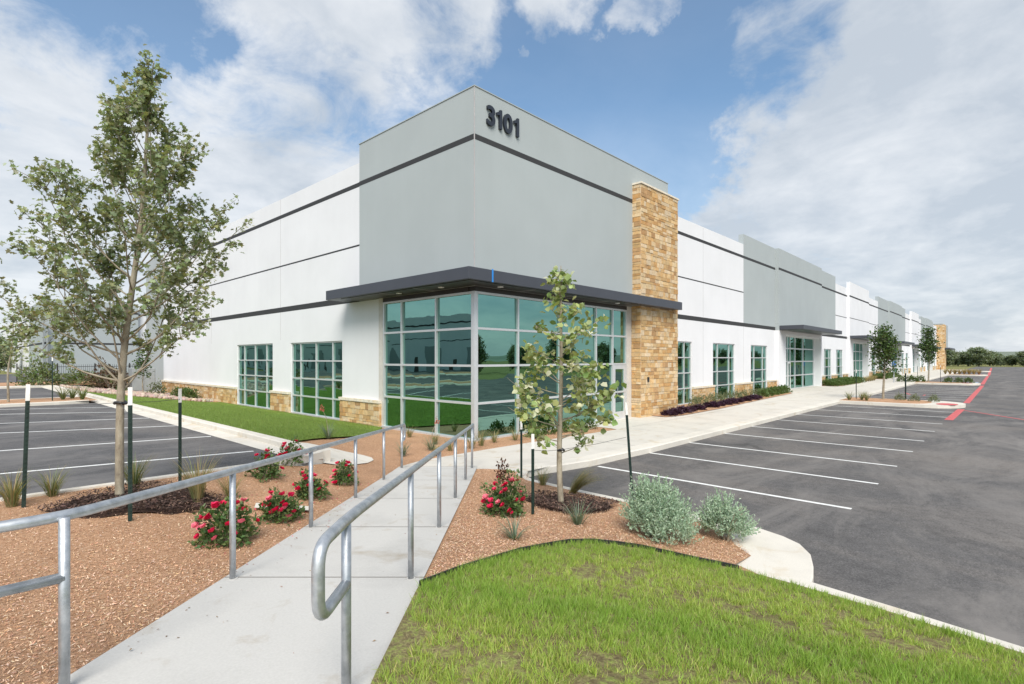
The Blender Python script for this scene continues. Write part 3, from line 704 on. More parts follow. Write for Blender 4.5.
# ------------------------------------------------------------------ scattered chips and grass blades (stuff nobody could count)
def scatter_pts(poly, n, dens=None, zf=terrain):
    P = np.array(poly); x0, y0 = P.min(0); x1, y1 = P.max(0); out = []
    tot = 0
    while tot < n:
        x = npr.uniform(x0, x1, n*2); y = npr.uniform(y0, y1, n*2); k = inside(x, y, poly)
        if dens is not None: k &= npr.uniform(0, 1, len(x)) < dens(x, y)
        q = np.stack([x[k], y[k]], 1); out.append(q); tot += len(q)
    q = np.concatenate(out)[:n]
    return np.array([(a, b2, zf(a, b2)) for a, b2 in q])
near = lambda x, y: np.clip((5.0/np.maximum(np.hypot(x, y), 2.))**2.2, 0, 1)*(np.hypot(x, y) < 24)
CHIP = ([(-.5, -.14, 0), (.5, -.1, .05), (.46, .12, 0), (-.48, .1, .06)], [(0, 1, 2), (0, 2, 3)])
def chips(name, poly, n, base, size, off, holes=()):
    p = scatter_pts(poly, n, near); p[:, 2] += off+npr.uniform(-.002, .012, n)
    nrm = unit(np.array([0, 0, 1.])+npr.normal(0, .38, (n, 3))); t = npr.normal(size=(n, 3)); X = unit(t-nrm*(t*nrm).sum(1, keepdims=True)); Y = np.cross(nrm, X)
    c = jcol(base[0], n, .3, .1); k = npr.uniform(size=n)
    for i, b2 in enumerate(base[1:]): 
        s = k < (.22*(i+1)); s &= k >= .22*i; c[s] = jcol(b2, s.sum(), .25, .08)
    me = instance(name, *CHIP, p, np.stack([X, Y, nrm], 1), npr.uniform(size[0], size[1], n), c)
    return setp(link(name, me, M['chip']), kind='stuff')
TAN = [(.53, .31, .185), (.65, .43, .28), (.35, .19, .115), (.71, .53, .39)]
mulch_near = [W(-2.47, d) for d in np.linspace(.5, 11.6, 8)] + [(8, 9.98), (15.3, 9.65), (15.3, 11), (10.3, 11.1), (9.6, 14.5), (7, 12.4), (5.3, 11), (5.2, 9.6), (3.6, 9.33), (-8, 9.33), (-8, 4)]
chips('mulch_chips', mulch_near, 95000, TAN, (.009, .026), .008)
chips('island_mulch_chips', [W(-.72, d) for d in np.linspace(4.1, 11.5, 8)] + [(8.2, 7.2), (7.65, 6.7), (7.62, 3.6), (7.3, 2.75), (6.6, 2.28), (6.05, 2.25), (5.4, 3.1), (5, 3.5), (4.4, 3.66), (3.6, 3.64), (2.65, 3.5)], 48000, TAN, (.009, .024), .01)
DK = [(.055, .033, .026), (.11, .07, .055), (.03, .018, .015), (.18, .11, .085)]
def ringchips(cx, cy, poly):
    o = chips('dark_mulch_chips', poly, 3200, DK, (.02, .06), .07); return o
ringchips(1.72, 8.1, ringL); ringchips(6.55, 4.95, ringR)
BL5 = ([(-.5, 0, 0), (.5, 0, 0), (-.36, .5, .04), (.36, .5, .04), (0, 1, .2)], [(0, 1, 3), (0, 3, 2), (2, 3, 4)])
def blades(name, pts, h, w, cols, lean=.35, curl=1.):
    n = len(pts); up = np.zeros((n, 3)); up[:, 2] = 1
    d = unit(up+npr.normal(0, lean, (n, 3))*np.array([1, 1, .2]))
    t = npr.normal(size=(n, 3)); X = unit(np.cross(d, t)); Z = np.cross(X, d)
    fr = np.stack([X*(w/h)[:, None], d, Z*curl], 1)
    return instance(name, *BL5, pts, fr, h, cols)
def vnoise(x, y, s, seed):
    r = np.random.default_rng(seed); g = r.uniform(size=(64, 64)); u, v = x*s, y*s
    i, j = np.floor(u).astype(int), np.floor(v).astype(int); a, b2 = u-i, v-j; a = a*a*(3-2*a); b2 = b2*b2*(3-2*b2)
    G = lambda p, q2: g[p % 64, q2 % 64]
    return (G(i, j)*(1-a)+G(i+1, j)*a)*(1-b2)+(G(i, j+1)*(1-a)+G(i+1, j+1)*a)*b2
def turf(x, y): return .28*vnoise(x, y, 1.6, 3)+.45*vnoise(x, y, 5, 4)+.42*vnoise(x, y, 13, 5)
RSE = np.array(resample(edge+[(5.97, .8), (5.8, -.07), (5.5, -2)], .2))
def lushf(x, y): return np.clip(1-np.min(np.hypot(x[:, None]-RSE[None, :, 0], y[:, None]-RSE[None, :, 1]), 1)/.7, 0, 1)
blade_poly = [W(-.72, d) for d in np.linspace(-5, 4.2, 12)] + [(x-.01, y-.015) for x, y in edge[:-2]] + [(5.72, 2.05), (5.82, 1.62), (5.78, .8), (5.62, -.07), (5.27, -3), (4.7, -8), (0, -9)]
tufts = scatter_pts(blade_poly, 30000, lambda x, y: np.clip((4.5/np.maximum(np.hypot(x, y), 1.5))**1.1, .08, 1)*(turf(x, y)+.55*lushf(x, y) > .515))
K = 11; pts = np.repeat(tufts, K, 0); pts[:, :2] += npr.normal(0, .016, (len(pts), 2)); n = len(pts)
e1, e2 = np.array([6.0, 1.5]), np.array([5.2, 3.3])
lush = np.repeat(lushf(tufts[:, 0], tufts[:, 1]), K)
hh = (.028+.045*npr.uniform(size=n)+.03*lush)*(.7+.6*turf(pts[:, 0], pts[:, 1])); pts[:, 2] += .035
gc = jcol((.345, .445, .09), n, .32, .1); k = npr.uniform(size=n) < .13; gc[k] = jcol((.52, .50, .20), k.sum(), .2, .1)
gc = gc*(1-.6*lush[:, None])+np.array([.17, .34, .045])*(.6*lush[:, None])*npr.uniform(.75, 1.2, (n, 1))
setp(link('grass_blades', blades('grass_blades', pts, hh, .0036+.002*npr.uniform(size=n), gc, .4), M['blade']), kind='stuff')
def trim2(p):
    return p
sp = scatter_pts(blade_poly, 42000, lambda x, y: np.clip((4.5/np.maximum(np.hypot(x, y), 1.5))**1.1, .08, 1)); n = len(sp); sp[:, 2] += .04
gc = jcol((.30, .34, .10), n, .35, .12); k = npr.uniform(size=n) < .3; gc[k] = jcol((.42, .36, .19), k.sum(), .3, .1)
setp(link('short_grass', blades('short_grass', sp, npr.uniform(.012, .04, n), np.full(n, .004), gc, .7), M['blade']), kind='stuff')
tp = scatter_pts(lawn2_poly, 60000, lambda x, y: np.clip((14/np.maximum(np.hypot(x, y), 8))**2, .05, 1)); n = len(tp); tp[:, 2] += .03
gc = jcol((.17, .24, .06), n, .3, .1)
setp(link('building_lawn_blades', blades('building_lawn_blades', tp, npr.uniform(.035, .075, n), np.full(n, .008), gc, .4), M['blade']), kind='stuff')
# loose rock along the far end of the building
ro = MB()
rp = scatter_pts([(5.4, 37.8), (7, 35), (8.9, 33), (10.3, 31.8), (10.3, 42), (5.4, 46)], 1500)
ico = bmesh.new(); bmesh.ops.create_icosphere(ico, subdivisions=1, radius=1); iv = np.array([v.co[:] for v in ico.verts]); ifc = [[v.index for v in f.verts] for f in ico.faces]; ico.free()
nr = len(rp); fr = frames(npr.normal(size=(nr, 3))); fr[:, 0] *= npr.uniform(.6, 1.3, (nr, 1)); fr[:, 2] *= npr.uniform(.5, .9, (nr, 1)); rp[:, 2] += .06
setp(link('rock_mulch', instance('rock_mulch', iv, ifc, rp, fr, npr.uniform(.05, .16, nr), jcol((.42, .33, .27), nr, .3, .12)), M['chip']), kind='stuff')

# ------------------------------------------------------------------ handrails
def mix3(a, b2, t): return tuple(p+(q2-p)*t for p, q2 in zip(a, b2))
def rail_pt(l, d, h): x, y = W(l, d); return (x, y, terrain(x, y)+.02+h)
def arc(p0, p1, p2, n=7):
    return [tuple((1-t)**2*a+2*t*(1-t)*b2+t*t*c for a, b2, c in zip(p0, p1, p2)) for t in np.linspace(0, 1, n)]
def handrail(label, l, ds, start, loops):
    r = thing('handrail', label, 'handrail', (*W(l, ds[0]), terrain(*W(l, ds[0]))))
    inv = Matrix.Translation(r.location).inverted()
    H = .91; R = .029
    ctr = lambda d, h: (lambda p: (p[0], p[1], EYE-.0 + 0*d))(W(l, d))
    top = lambda d: rail_pt(l, d, H); low = lambda d: rail_pt(l, d, H-.33)
    path = []
    far = ds[-1]+.3; nearE = start
    def loop(dend, s):
        """return end: from the top pipe down and back to the post; s=+1 far end, -1 near end"""
        a, b2 = top(dend), low(dend); rr = .11
        q1 = top(dend-s*rr); q2 = (a[0], a[1], a[2]-rr); q3 = (b2[0], b2[1], b2[2]+rr); q4 = low(dend-s*rr)
        return arc(q1, a, q2) + arc(q3, b2, q4) + [low(dend-s*(.3 if s > 0 else .39))]
    body = [top(d) for d in np.linspace(nearE+.12, far-.12, 40)]
    if 'near' in loops: path = loop(nearE, -1)[::-1] + body
    elif 'turn' in loops:
        c0 = top(ds[0]); body = [top(d) for d in np.linspace(ds[0]+.25, far-.12, 36)]
        path = [(c0[0]-3.2, c0[1], c0[2]), (c0[0]-.3, c0[1], c0[2])] + arc((c0[0]-.22, c0[1], c0[2]), c0, top(ds[0]+.2)) + body
    else: path = [top(nearE)] + body
    path = path + loop(far, 1)
    m = MB(); m.tube(path, R, 14); o = m.obj('rail', M['galv'], r, smooth=True); o.matrix_parent_inverse = inv
    for d in ds:
        m = MB(); x, y = W(l, d); zb = terrain(x, y)
        m.tube([(x, y, zb), (x, y, zb+.02+H-.005)], .025, 14)
        o = m.obj('post', M['galv'], r, smooth=True); o.matrix_parent_inverse = inv
        m = MB(); c = [(x+math.cos(t)*.04, y+math.sin(t)*.04) for t in np.linspace(0, 2*math.pi, 14, endpoint=False)]
        m.prism(c, zb, zb+.026); q2 = m.obj('grout_collar', M['conc'], o)
    return r, low, inv
DS = [2.82, 4.52, 6.28, 8.07, 9.85, 11.45]
hl, low, inv = handrail('galvanised pipe handrail along the left edge of the ramp walk, beside the rose bed', -2.36, DS, -1.2, ('turn', 'far'))
m = MB(); q0 = rail_pt(-2.36, 2.82, .59); m.tube([(q0[0]-3.2, q0[1], q0[2]), q0], .027, 14); o = m.obj('lower_rail', M['galv'], hl, smooth=True); o.matrix_parent_inverse = inv
for dx in (1.6, 3.1):
    m = MB(); m.tube([(q0[0]-dx, q0[1], terrain(q0[0]-dx, q0[1])-.1), (q0[0]-dx, q0[1], q0[2]+.31)], .025, 14); o = m.obj('post', M['galv'], hl, smooth=True); o.matrix_parent_inverse = inv
handrail('galvanised pipe handrail along the right edge of the ramp walk, with a looped near end', -.855, [2.76]+DS[1:], 2.36, ('near', 'far'))

# ------------------------------------------------------------------ trees
def tree(name, label, cat, loc, height, trunk_r, lean, limbs, twig_n, leaf_n, leaf, leaf_sz, colfn, mat, seed, group=None, z0=.0, twl=.42, bark='bark', spread=.16, droop=.0, twup=.25, tmin=.22):
    """limbs: list of (height fraction, azimuth, length, elevation)"""
    r = random.Random(seed); root = thing(name, label, cat, loc, 0, group)
    m = MB(); lean = Vector(lean)
    ax = lambda t: Vector((lean.x*t**1.3+.03*math.sin(t*9+seed), lean.y*t**1.3+.03*math.cos(t*7+seed), height*t))
    m.tube([ax(0)-Vector((0, 0, .1))]+[ax(t) for t in np.linspace(.012, 1, 22)], [trunk_r*1.35]+[trunk_r*(1-t)**.75*1.0+.006 for t in np.linspace(.012, 1, 22)], 9)
    pos = []; dirs = []
    for h, az, L, el in limbs:
        p = ax(h); e = el; pts = [p.copy()]; K2 = 7; dirn = None
        for i in range(K2):
            az += r.uniform(-.18, .18); e += (twup*.35)-droop*.2+r.uniform(-.08, .08)
            dirn = Vector((math.cos(az)*math.cos(e), math.sin(az)*math.cos(e), math.sin(e)))
            p = p+dirn*L/K2; pts.append(p.copy())
        r0 = max(.006, trunk_r*(1-h)**.75*.42*min(1, L/1.2+.3))
        m.tube(pts, [r0*(1-i/(K2+1)) for i in range(K2+1)], 5, cap=False)
        for j in range(max(2, int(twig_n*L))):
            t = r.uniform(tmin, 1.); i = min(K2-1, int(t*K2)); b2 = pts[i].lerp(pts[i+1], t*K2-i)
            td = Vector((r.gauss(0, 1), r.gauss(0, 1), r.gauss(.3, .6))).normalized()*.8+dirn*.5+Vector((0, 0, twup)); td.normalize()
            tl = twl*r.uniform(.45, 1.15)*(.55+.45*min(1, L)); tip = b2+td*tl
            m.tube([b2, b2.lerp(tip, .5)+Vector((0, 0, .02)), tip], [.0055, .004, .002], 3, cap=False)
            for q2 in range(leaf_n):
                u = r.uniform(.25, 1.08); c = b2.lerp(tip, u)+Vector((r.gauss(0, spread), r.gauss(0, spread), r.gauss(0, spread)))*.45
                pos.append(c); dirs.append(td*.5+Vector((r.gauss(0, .8), r.gauss(0, .8), r.gauss(-.25, .6))))
    m.obj('trunk', M[bark], root, smooth=True)
    n = len(pos); P = np.array([p[:] for p in pos]); D = np.array([p[:] for p in dirs])
    st = np.random.default_rng(seed); up = np.array([0, 0, 1.])+st.normal(0, .7, (n, 3)); Y = unit(D); Z = unit(up-Y*(up*Y).sum(1, keepdims=True)); X = np.cross(Y, Z)
    sz = st.uniform(leaf_sz[0], leaf_sz[1], n)
    me = instance('crown', *leaf, P-Y*(sz*.3)[:, None], np.stack([X, Y, Z], 1), sz, colfn(n))
    link('crown', me, M[mat], root)
    return root
def limbset(n, h0, h1, env, seed, el=(.25, .8), jit=(.65, 1.1)):
    r = random.Random(seed); out = []
    for i in range(n):
        h = h0+(h1-h0)*((i+.5)/n)**.92; out.append((h, i*2.39996+r.uniform(-.5, .5), interp(h, env)*r.uniform(*jit), r.uniform(*el)+.5*max(0, h-.6)))
    return out
AL = math.atan2(-RY, -RX)          # azimuth pointing left across the view
AR = math.atan2(RY, RX)
def oakcol(n):
    c = jcol((.235, .28, .145), n, .36, .1); k = npr.uniform(size=n); s = k < .16; c[s] = jcol((.32, .32, .16), s.sum(), .25, .1); s = k > .86; c[s] = jcol((.34, .39, .28), s.sum(), .2, .08); return c
env = [(.22, 1.25), (.32, 1.7), (.42, 1.65), (.55, 1.35), (.68, 1.0), (.8, .62), (.9, .28), (.97, .08)]
lb = limbset(52, .235, .97, env, 5, (.35, .9))
lb += [(.33, AL+.1, 2.0, .28), (.29, AL-.35, 1.75, .15), (.27, AL+.5, 1.45, .22), (.27, AR-.3, 1.4, .25), (.72, AL, .9, .8), (.66, AR, 1.1, .7), (.48, AR+.2, 1.55, .45), (.40, AL, 1.6, .52), (.50, AL+.15, 1.35, .62), (.58, AL-.1, 1.1, .75), (.42, AR, 1.3, .45), (.33, AR+.2, 1.35, .3), (.36, AR-.4, 1.35, .4), (.52, AR, 1.1, .6), (.62, AR+.3, .95, .8), (.68, AL+.4, .9, 1.0), (.85, AL, .45, 1.1), (.80, AR, .5, 1.1)]
tree('young_oak_tree', 'tall young oak with thin grey trunk, staked in dark mulch beside the left handrail', 'tree', (1.55, 8.40, .56), 5.6, .046, (RX*.5, RY*.5, 0), lb, 8.2, 22, OAK, (.045, .09), oakcol, 'leaf', 21, twl=.34, spread=.085, tmin=.4)
def syccol(n):
    c = jcol((.34, .39, .16), n, .28, .1); k = npr.uniform(size=n); s = k < .20; c[s] = jcol((.60, .61, .44), s.sum(), .2, .06); s = k > .72; c[s] = jcol((.22, .30, .11), s.sum(), .25, .1); return c
env = [(.13, .5), (.22, .75), (.36, .95), (.5, .85), (.62, .68), (.75, .4), (.88, .2), (.97, .12)]
lb = limbset(30, .19, .96, env, 9, (.15, .6)) + [(.34, AR, .95, .3), (.42, AR+.3, .9, .3), (.32, AL, .85, .2), (.5, AL+.2, .75, .5), (.28, AR-.2, .75, .2), (.26, AL+.5, .5, .2)]
tree('sycamore_sapling', 'slender sycamore sapling with large pale leaves, staked on the island right of the ramp', 'tree', (6.34, 4.93, .2), 3.55, .04, (RX*-.02, 0, 0), lb, 6.5, 10, SYC, (.06, .115), syccol, 'leaf', 4, twl=.24, spread=.12, twup=.1, tmin=.4)
def liveoak(n):
    c = jcol((.06, .105, .032), n, .35, .14); k = npr.uniform(size=n) < .2; c[k] = jcol((.12, .17, .05), k.sum(), .2, .1); return c
env = [(.3, .75), (.45, .95), (.6, .95), (.75, .75), (.88, .5), (.97, .2)]
tree('parking_island_tree', 'round dark green tree on the first parking island beyond the near stalls', 'tree', (37.0, 5.4, .05), 4.0, .06, (.1, 0, 0), limbset(34, .33, .97, env, 3, (.2, .8)), 10, 11, LEAF, (.11, .2), liveoak, 'leaf', 31, twl=.4, spread=.4)
env = [(.3, .8), (.45, 1.15), (.6, .95), (.75, .8), (.88, .4), (.97, .2)]
tree('parking_island_tree', 'uneven dark green tree on the second parking island, before the far stone pillar', 'tree', (70.5, 6.4, .05), 5.4, .07, (.2, 0, 0), limbset(30, .3, .97, env, 13, (.1, .8)), 9, 11, LEAF, (.16, .28), liveoak, 'leaf', 32, twl=.5, spread=.5)
env = [(.3, .5), (.45, .8), (.6, .68), (.75, .5), (.88, .3), (.97, .15)]
tree('island_sapling', 'thin airy sapling on the left lot island at the left edge', 'tree', (1.9, 30.5, .56), 3.6, .04, (.2, -.2, 0), limbset(18, .36, .97, env, 23, (.2, .8)), 6.5, 8, LEAF, (.12, .22), oakcol, 'leaf', 33, twl=.45, spread=.3)
tree('young_lawn_tree', 'tiny leafy sapling before the grey cabinet behind the big oak trunk', 'tree', (8.4, 38.5, .3), 2.3, .03, (0, 0, 0), limbset(14, .3, .97, [(.3, .5), (.6, .7), (.95, .2)], 24, (.2, .8)), 8, 9, LEAF, (.12, .2), liveoak, 'leaf', 34, twl=.3, spread=.3)
# woods at the far right, each tree apart
def hazy_woodcol(n): return jcol((.22, .265, .175), n, .2, .1)  # leaf green lightened to paint in distance haze; no air haze is built
protos = []
for k, (hgt, e) in enumerate(((8.5, [(.02, 2.6), (.35, 3.4), (.6, 3.0), (.8, 2.0), (.97, .8)]), (7.0, [(.02, 3.0), (.3, 3.8), (.6, 3.0), (.85, 1.8), (.97, .8)]), (6.0, [(.02, 2.6), (.4, 3.2), (.7, 2.6), (.97, .9)]))):
    protos.append(tree('field_tree', '', 'tree', (0, 0, 0), hgt, .2, (.3, 0, 0), limbset(40, .02, .97, e, 50+k, (.1, .8)), 4.2, 14, LEAF, (.4, .75), hazy_woodcol, 'leaf', 60+k, twl=1.1, spread=.9))
spots = [(946, 186, 1.0, 0, 'broad dark tree just right of the far stone pillar at the lot end'), (958, 196, .95, 1, 'second tree from the far stone pillar in the distant row'), (968, 190, 1.05, 2, 'rounded tree third from the far stone pillar in the distant row'), (979, 184, 1.05, 0, 'tallest lighter tree in the middle of the distant row'), (990, 195, 1.0, 1, 'dense tree ending the tall part of the distant row'), (1001, 200, .62, 2, 'low bushy tree in the gap of the distant row'), (1012, 190, .72, 1, 'low wide tree near the right picture edge'), (1024, 186, .85, 0, 'tree cut by the right picture edge at the lot end'), (952, 230, 1.05, 2, 'tree rising behind the first trees of the distant row'), (973, 235, 1.2, 0, 'taller back tree behind the middle of the distant row'), (1036, 190, .8, 2, 'tree just past the right picture edge of the row')]
for i, (x, d, sc, k, lab) in enumerate(spots):
    loc = (*W((x-512)/535*d, d), -.32)
    if i < 3 and False: pass
    t = dup(protos[k], loc, i*1.3, (sc*1.1, sc*1.1, sc*.66), lab, 'trees in the distant row')
for i, (x, y) in enumerate([(-40+k*8.5, -66-(k*13 % 9)) for k in range(38)]):
    dup(protos[i % 3], (x, y, -.32), i*1.7, .75+.06*(i*5 % 4), 'tree across the road behind the photographer, mirrored in the right glass', 'mirrored trees across the road')
for i, (x, d, sc, lab) in enumerate(((-6, 88, .75, 'dark tree at the left picture edge beyond the left lots'), (8, 105, .7, 'pale crown behind the left edge tree beyond the left lots'))):
    dup(protos[i+1], (*W((x-512)/535*d, d), .1), i*2., sc, lab, 'trees beyond the left lots')
for p in protos:
    for c in list(p.children): bpy.data.objects.remove(c)
    bpy.data.objects.remove(p)

# ------------------------------------------------------------------ tree stakes and ties
def stake(loc, h, label, tilt=(0, 0), group=None):
    r = thing('stake', label, 'stake', loc if loc[0] > 10 or loc[1] > 25 else (loc[0], loc[1], terrain(loc[0], loc[1])), 0, group)
    m = MB(); t = (tilt[0]*h, tilt[1]*h)
    def seg(z0, z1, w, k):
        a = Vector((tilt[0]*z0, tilt[1]*z0, z0)); b2 = Vector((tilt[0]*z1, tilt[1]*z1, z1)); q2 = MB()
        for (x0, x1, y0, y1) in ((-w, w, -.004, .004), (-.004, .004, .0045, w*1.5)):
            vs = [(p.x+x, p.y+y, p.z) for p in (a, b2) for x, y in ((x0, y0), (x1, y0), (x1, y1), (x0, y1))]
            q2.add(vs, [(3, 2, 1, 0), (4, 5, 6, 7), (0, 1, 5, 4), (1, 2, 6, 5), (2, 3, 7, 6), (3, 0, 4, 7)])
        if k:
            for z in np.arange(.1, z1, .055): q2.box(tilt[0]*z-.008, tilt[0]*z+.008, tilt[1]*z-.011, tilt[1]*z-.0045, z, z+.02)
        return q2
    seg(-.1, h-.2, .021, True).obj('post', M['post'], r); seg(h-.2, h, .0215, False).obj('white_tip', M['tip'], r)
    for ch in r.children: ch.rotation_euler = (0, 0, A-math.pi/2+.4)
    return r
stake((.69, 8.76, .57), 1.50, 'leaning dark green stake with white tip left of the big oak, by the lot kerb', (.03, 0))
stake((1.45, 7.2, .51), 1.50, 'dark green stake with white tip standing right in front of the oak trunk', (.0, 0))
stake((2.36, 8.76, .53), 1.38, 'dark green stake with white tip right of the big oak, near the lot kerb')
stake((7.78, 7.03, .03), 1.16, 'thin dark green stake behind the sapling, left of its trunk by the asphalt', (.0, 0))
stake((5.5, 4.76, .27), 1.10, 'thick dark green stake with white tip in front of the sapling, beside the roses')
stake((7.6, 4.45, .03), 1.64, 'tilted dark green stake with white tip right of the sapling, behind sage bush', (-RX*.07, -RY*.07))
def tie(label, c, z, r_t, ends):
    root = thing('tree_tie', label, 'tree tie', (c[0], c[1], z)); inv = Matrix.Translation(root.location).inverted()
    m = MB(); cc = [(c[0]+math.cos(t)*r_t, c[1]+math.sin(t)*r_t, z+.01*math.sin(t*2)) for t in np.linspace(0, 2*math.pi, 16)]
    m.tube(cc, .018, 6); o = m.obj('strap', M['black'], root); o.matrix_parent_inverse = inv
    for e in ends:
        m = MB(); p = Vector((c[0], c[1], z)); q2 = Vector(e); dd = (q2-p).normalized()*r_t
        m.tube([p+dd, (p+dd).lerp(q2, .5)-Vector((0, 0, .015)), q2], .003, 4); o = m.obj('wire', M['wire'], root); o.matrix_parent_inverse = inv
tie('black strap and wires tying the big oak trunk to its stakes', (1.572, 8.323), 1.80, .062, ((.72, 8.76, 1.78), (1.45, 7.2, 1.72), (2.36, 8.76, 1.78)))
tie('black strap and wires tying the sapling to its stakes', (6.34, 4.93), 1.0, .045, ((7.78, 7.03, 1.02), (5.5, 4.76, 1.12), (7.52, 4.53, 1.1)))
for x, y, lab in ((36.2, 6.6, 'thin dark stake left of the first parking island tree'), (37.3, 4.4, 'dark stake right of the first parking island tree'), (37.9, 4.5, 'second dark stake close right of the first parking island tree'), (67.6, 5.2, 'thin stake on the second parking island right of its tree'), (71.2, 7.4, 'thin stake at the left of the second parking island tree')):
    stake((x, y, .04), 1.7, lab)
for x, y, lab in ((3.3, 30.2, 'stake with white tip right of the left lot sapling'), (1.3, 30.0, 'stake with white tip left of the left lot sapling')):
    stake((x, y, .56), 1.9, lab)

# ------------------------------------------------------------------ shrubs, roses, grasses
def bush_mesh(name, n, rx, rz, base, leaf, sz, colfn, seed, up=.5, shell=.45, lump=.22):
    st = np.random.default_rng(seed); v = unit(st.normal(size=(n, 3))); v[:, 2] = np.abs(v[:, 2])*1.15-.12
    lumpf = 1+lump*np.sin(v[:, 0]*4.1+seed)*np.cos(v[:, 1]*3.7+seed*2)+lump*.6*np.sin(v[:, 2]*7+v[:, 0]*6+seed)
    rr = (shell+(1-shell)*st.uniform(size=n)**.6)*lumpf
    P = v*rr[:, None]*np.array([rx, rx, rz]); P[:, 2] = np.maximum(P[:, 2]+base, .01)
    D = v+st.normal(0, .55, (n, 3))+np.array([0, 0, up]); Y = unit(D); u = v*.6+np.array([0, 0, .6])+st.normal(0, .5, (n, 3)); Z = unit(u-Y*(u*Y).sum(1, keepdims=True)); X = np.cross(Y, Z)
    return instance(name, *leaf, P, np.stack([X, Y, Z], 1), st.uniform(sz[0], sz[1], n), colfn(n))
def stems(rx, rz, n, seed, r0=.006):
    r = random.Random(seed); m = MB()
    for i in range(n):
        a = r.uniform(0, 6.28); k = r.uniform(.3, .85)
        m.tube([(math.cos(a)*.03, math.sin(a)*.03, -.03), (math.cos(a)*rx*k*.5, math.sin(a)*rx*k*.5, rz*.45), (math.cos(a)*rx*k, math.sin(a)*rx*k, rz*r.uniform(.7, .95))], [r0, r0*.8, r0*.5], 4, cap=False)
    return m
def rosecol(n):
    c = jcol((.09, .15, .05), n, .35, .14); k = npr.uniform(size=n) < .25; c[k] = jcol((.17, .22, .09), k.sum(), .2, .1); return c
def blossom(seed, k):
    st = np.random.default_rng(seed); P = []; Y = []; npet = 16
    for i in range(npet):
        a = i*2.4; ring = i/npet; d = np.array([math.cos(a), math.sin(a), .25+1.3*(1-ring)]); Y.append(d); P.append(d*np.array([.006, .006, .004]))
    Y = unit(np.array(Y)); P = np.array(P); h = np.array([0, 0, 1.])+0*Y; Z = unit(h-Y*(h*Y).sum(1, keepdims=True)); X = np.cross(Y, Z)
    T = ([(-.12, 0, 0), (.12, 0, 0), (-.55, .6, .12), (.55, .6, .12), (0, 1, .02)], [(0, 1, 3), (0, 3, 2), (2, 3, 4)])
    base = [(.72, .014, .09), (.80, .04, .15), (.60, .012, .07), (.82, .2, .28)][k]
    return instance('blossom', *T, P, np.stack([X, Y, Z], 1), st.uniform(.022, .036, npet), jcol(base, npet, .18, .08))
BLO = [blossom(90+k, k) for k in range(4)]
for b2 in BLO: b2.materials.append(M['petal'])
ROSELEAF = ([(0, 0, 0), (.34, .4, .06), (0, 1, -.05), (-.34, .4, .06)], [(0, 1, 2), (0, 2, 3)])
def rose(label, loc, rx, rz, n, nf, seed, tall=0, bias=0):
    r = random.Random(seed); root = thing('rose_bush', label, 'rose bush', (loc[0], loc[1], terrain(loc[0], loc[1])+.015), 0, 'red rose bushes beside the ramp')
    stems(rx, rz, 12, seed).obj('stems', M['bark'], root)
    link('foliage', bush_mesh('foliage', n, rx, rz, .03, ROSELEAF, (.035, .065), rosecol, seed, .3, .3, .3), M['leaf'], root)
    for i in range(nf):
        a = r.uniform(0, 6.28); el = r.uniform(.15, 1.25) if r.random() < .75 else r.uniform(-.05, .5); k = r.uniform(.92, 1.14)
        if i < nf*.45: a = math.atan2(-FY, -FX)+r.uniform(-1.3, 1.3)
        o = link('blossom', BLO[r.choice((0, 0, 1, 1, 2, 3))], None, root)
        cl = (math.cos(a)*math.cos(el)*rx*k, math.sin(a)*math.cos(el)*rx*k, max(.06, .05+math.sin(el)*rz*k))
        o.location = cl; s = r.uniform(1.05, 1.6); o.scale = (s, s, s); o.rotation_euler = (-math.sin(a)*-.7*math.cos(el), math.cos(a)*.7*math.cos(el)*1., 0)
    if tall:
        m = MB(); m.tube([(0, 0, .1), (.0, .02, .45), (-.02, .03, .74)], [.006, .005, .003], 4); m.obj('stems', M['bark'], root)
        link('foliage', bush_mesh('foliage', 130, .11, .28, 0, ROSELEAF, (.03, .055), lambda k: jcol((.11, .05, .035), k, .3, .15), seed+1, .5, .2), M['leaf'], root).location = (-.01, .02, .45)
    return root
rose('rose bush with the largest red blooms, nearest of all to the left handrail post', (2.05, 6.02, .44), .27, .37, 1300, 24, 1)
rose('low spreading rose bush right of the front one, beside a pale stone patch', (2.88, 6.62, .37), .23, .27, 1000, 15, 2)
rose('rounded rose bush behind the second left handrail post', (3.72, 7.55, .30), .22, .31, 900, 15, 3)
rose('rose bush by the handrail nearest to the concrete drain apron', (4.72, 8.35, .21), .19, .34, 700, 15, 4)
rose('rose bush at the lot kerb corner, left of its neighbour', (3.52, 8.6, .40), .23, .33, 700, 12, 5)
rose('rose bush at the lot kerb corner overlapping the concrete gutter', (4.3, 9.45, .40), .22, .34, 700, 12, 6)
rose('red rose bush with a tall bronze shoot, right of the ramp walk', (5.2, 5.0, .29), .28, .40, 1500, 30, 7, tall=1)
def sagecol(n):
    c = jcol((.32, .425, .295), n, .22, .06); k = npr.uniform(size=n) < .25; c[k] = jcol((.45, .55, .40), k.sum(), .15, .05); return c
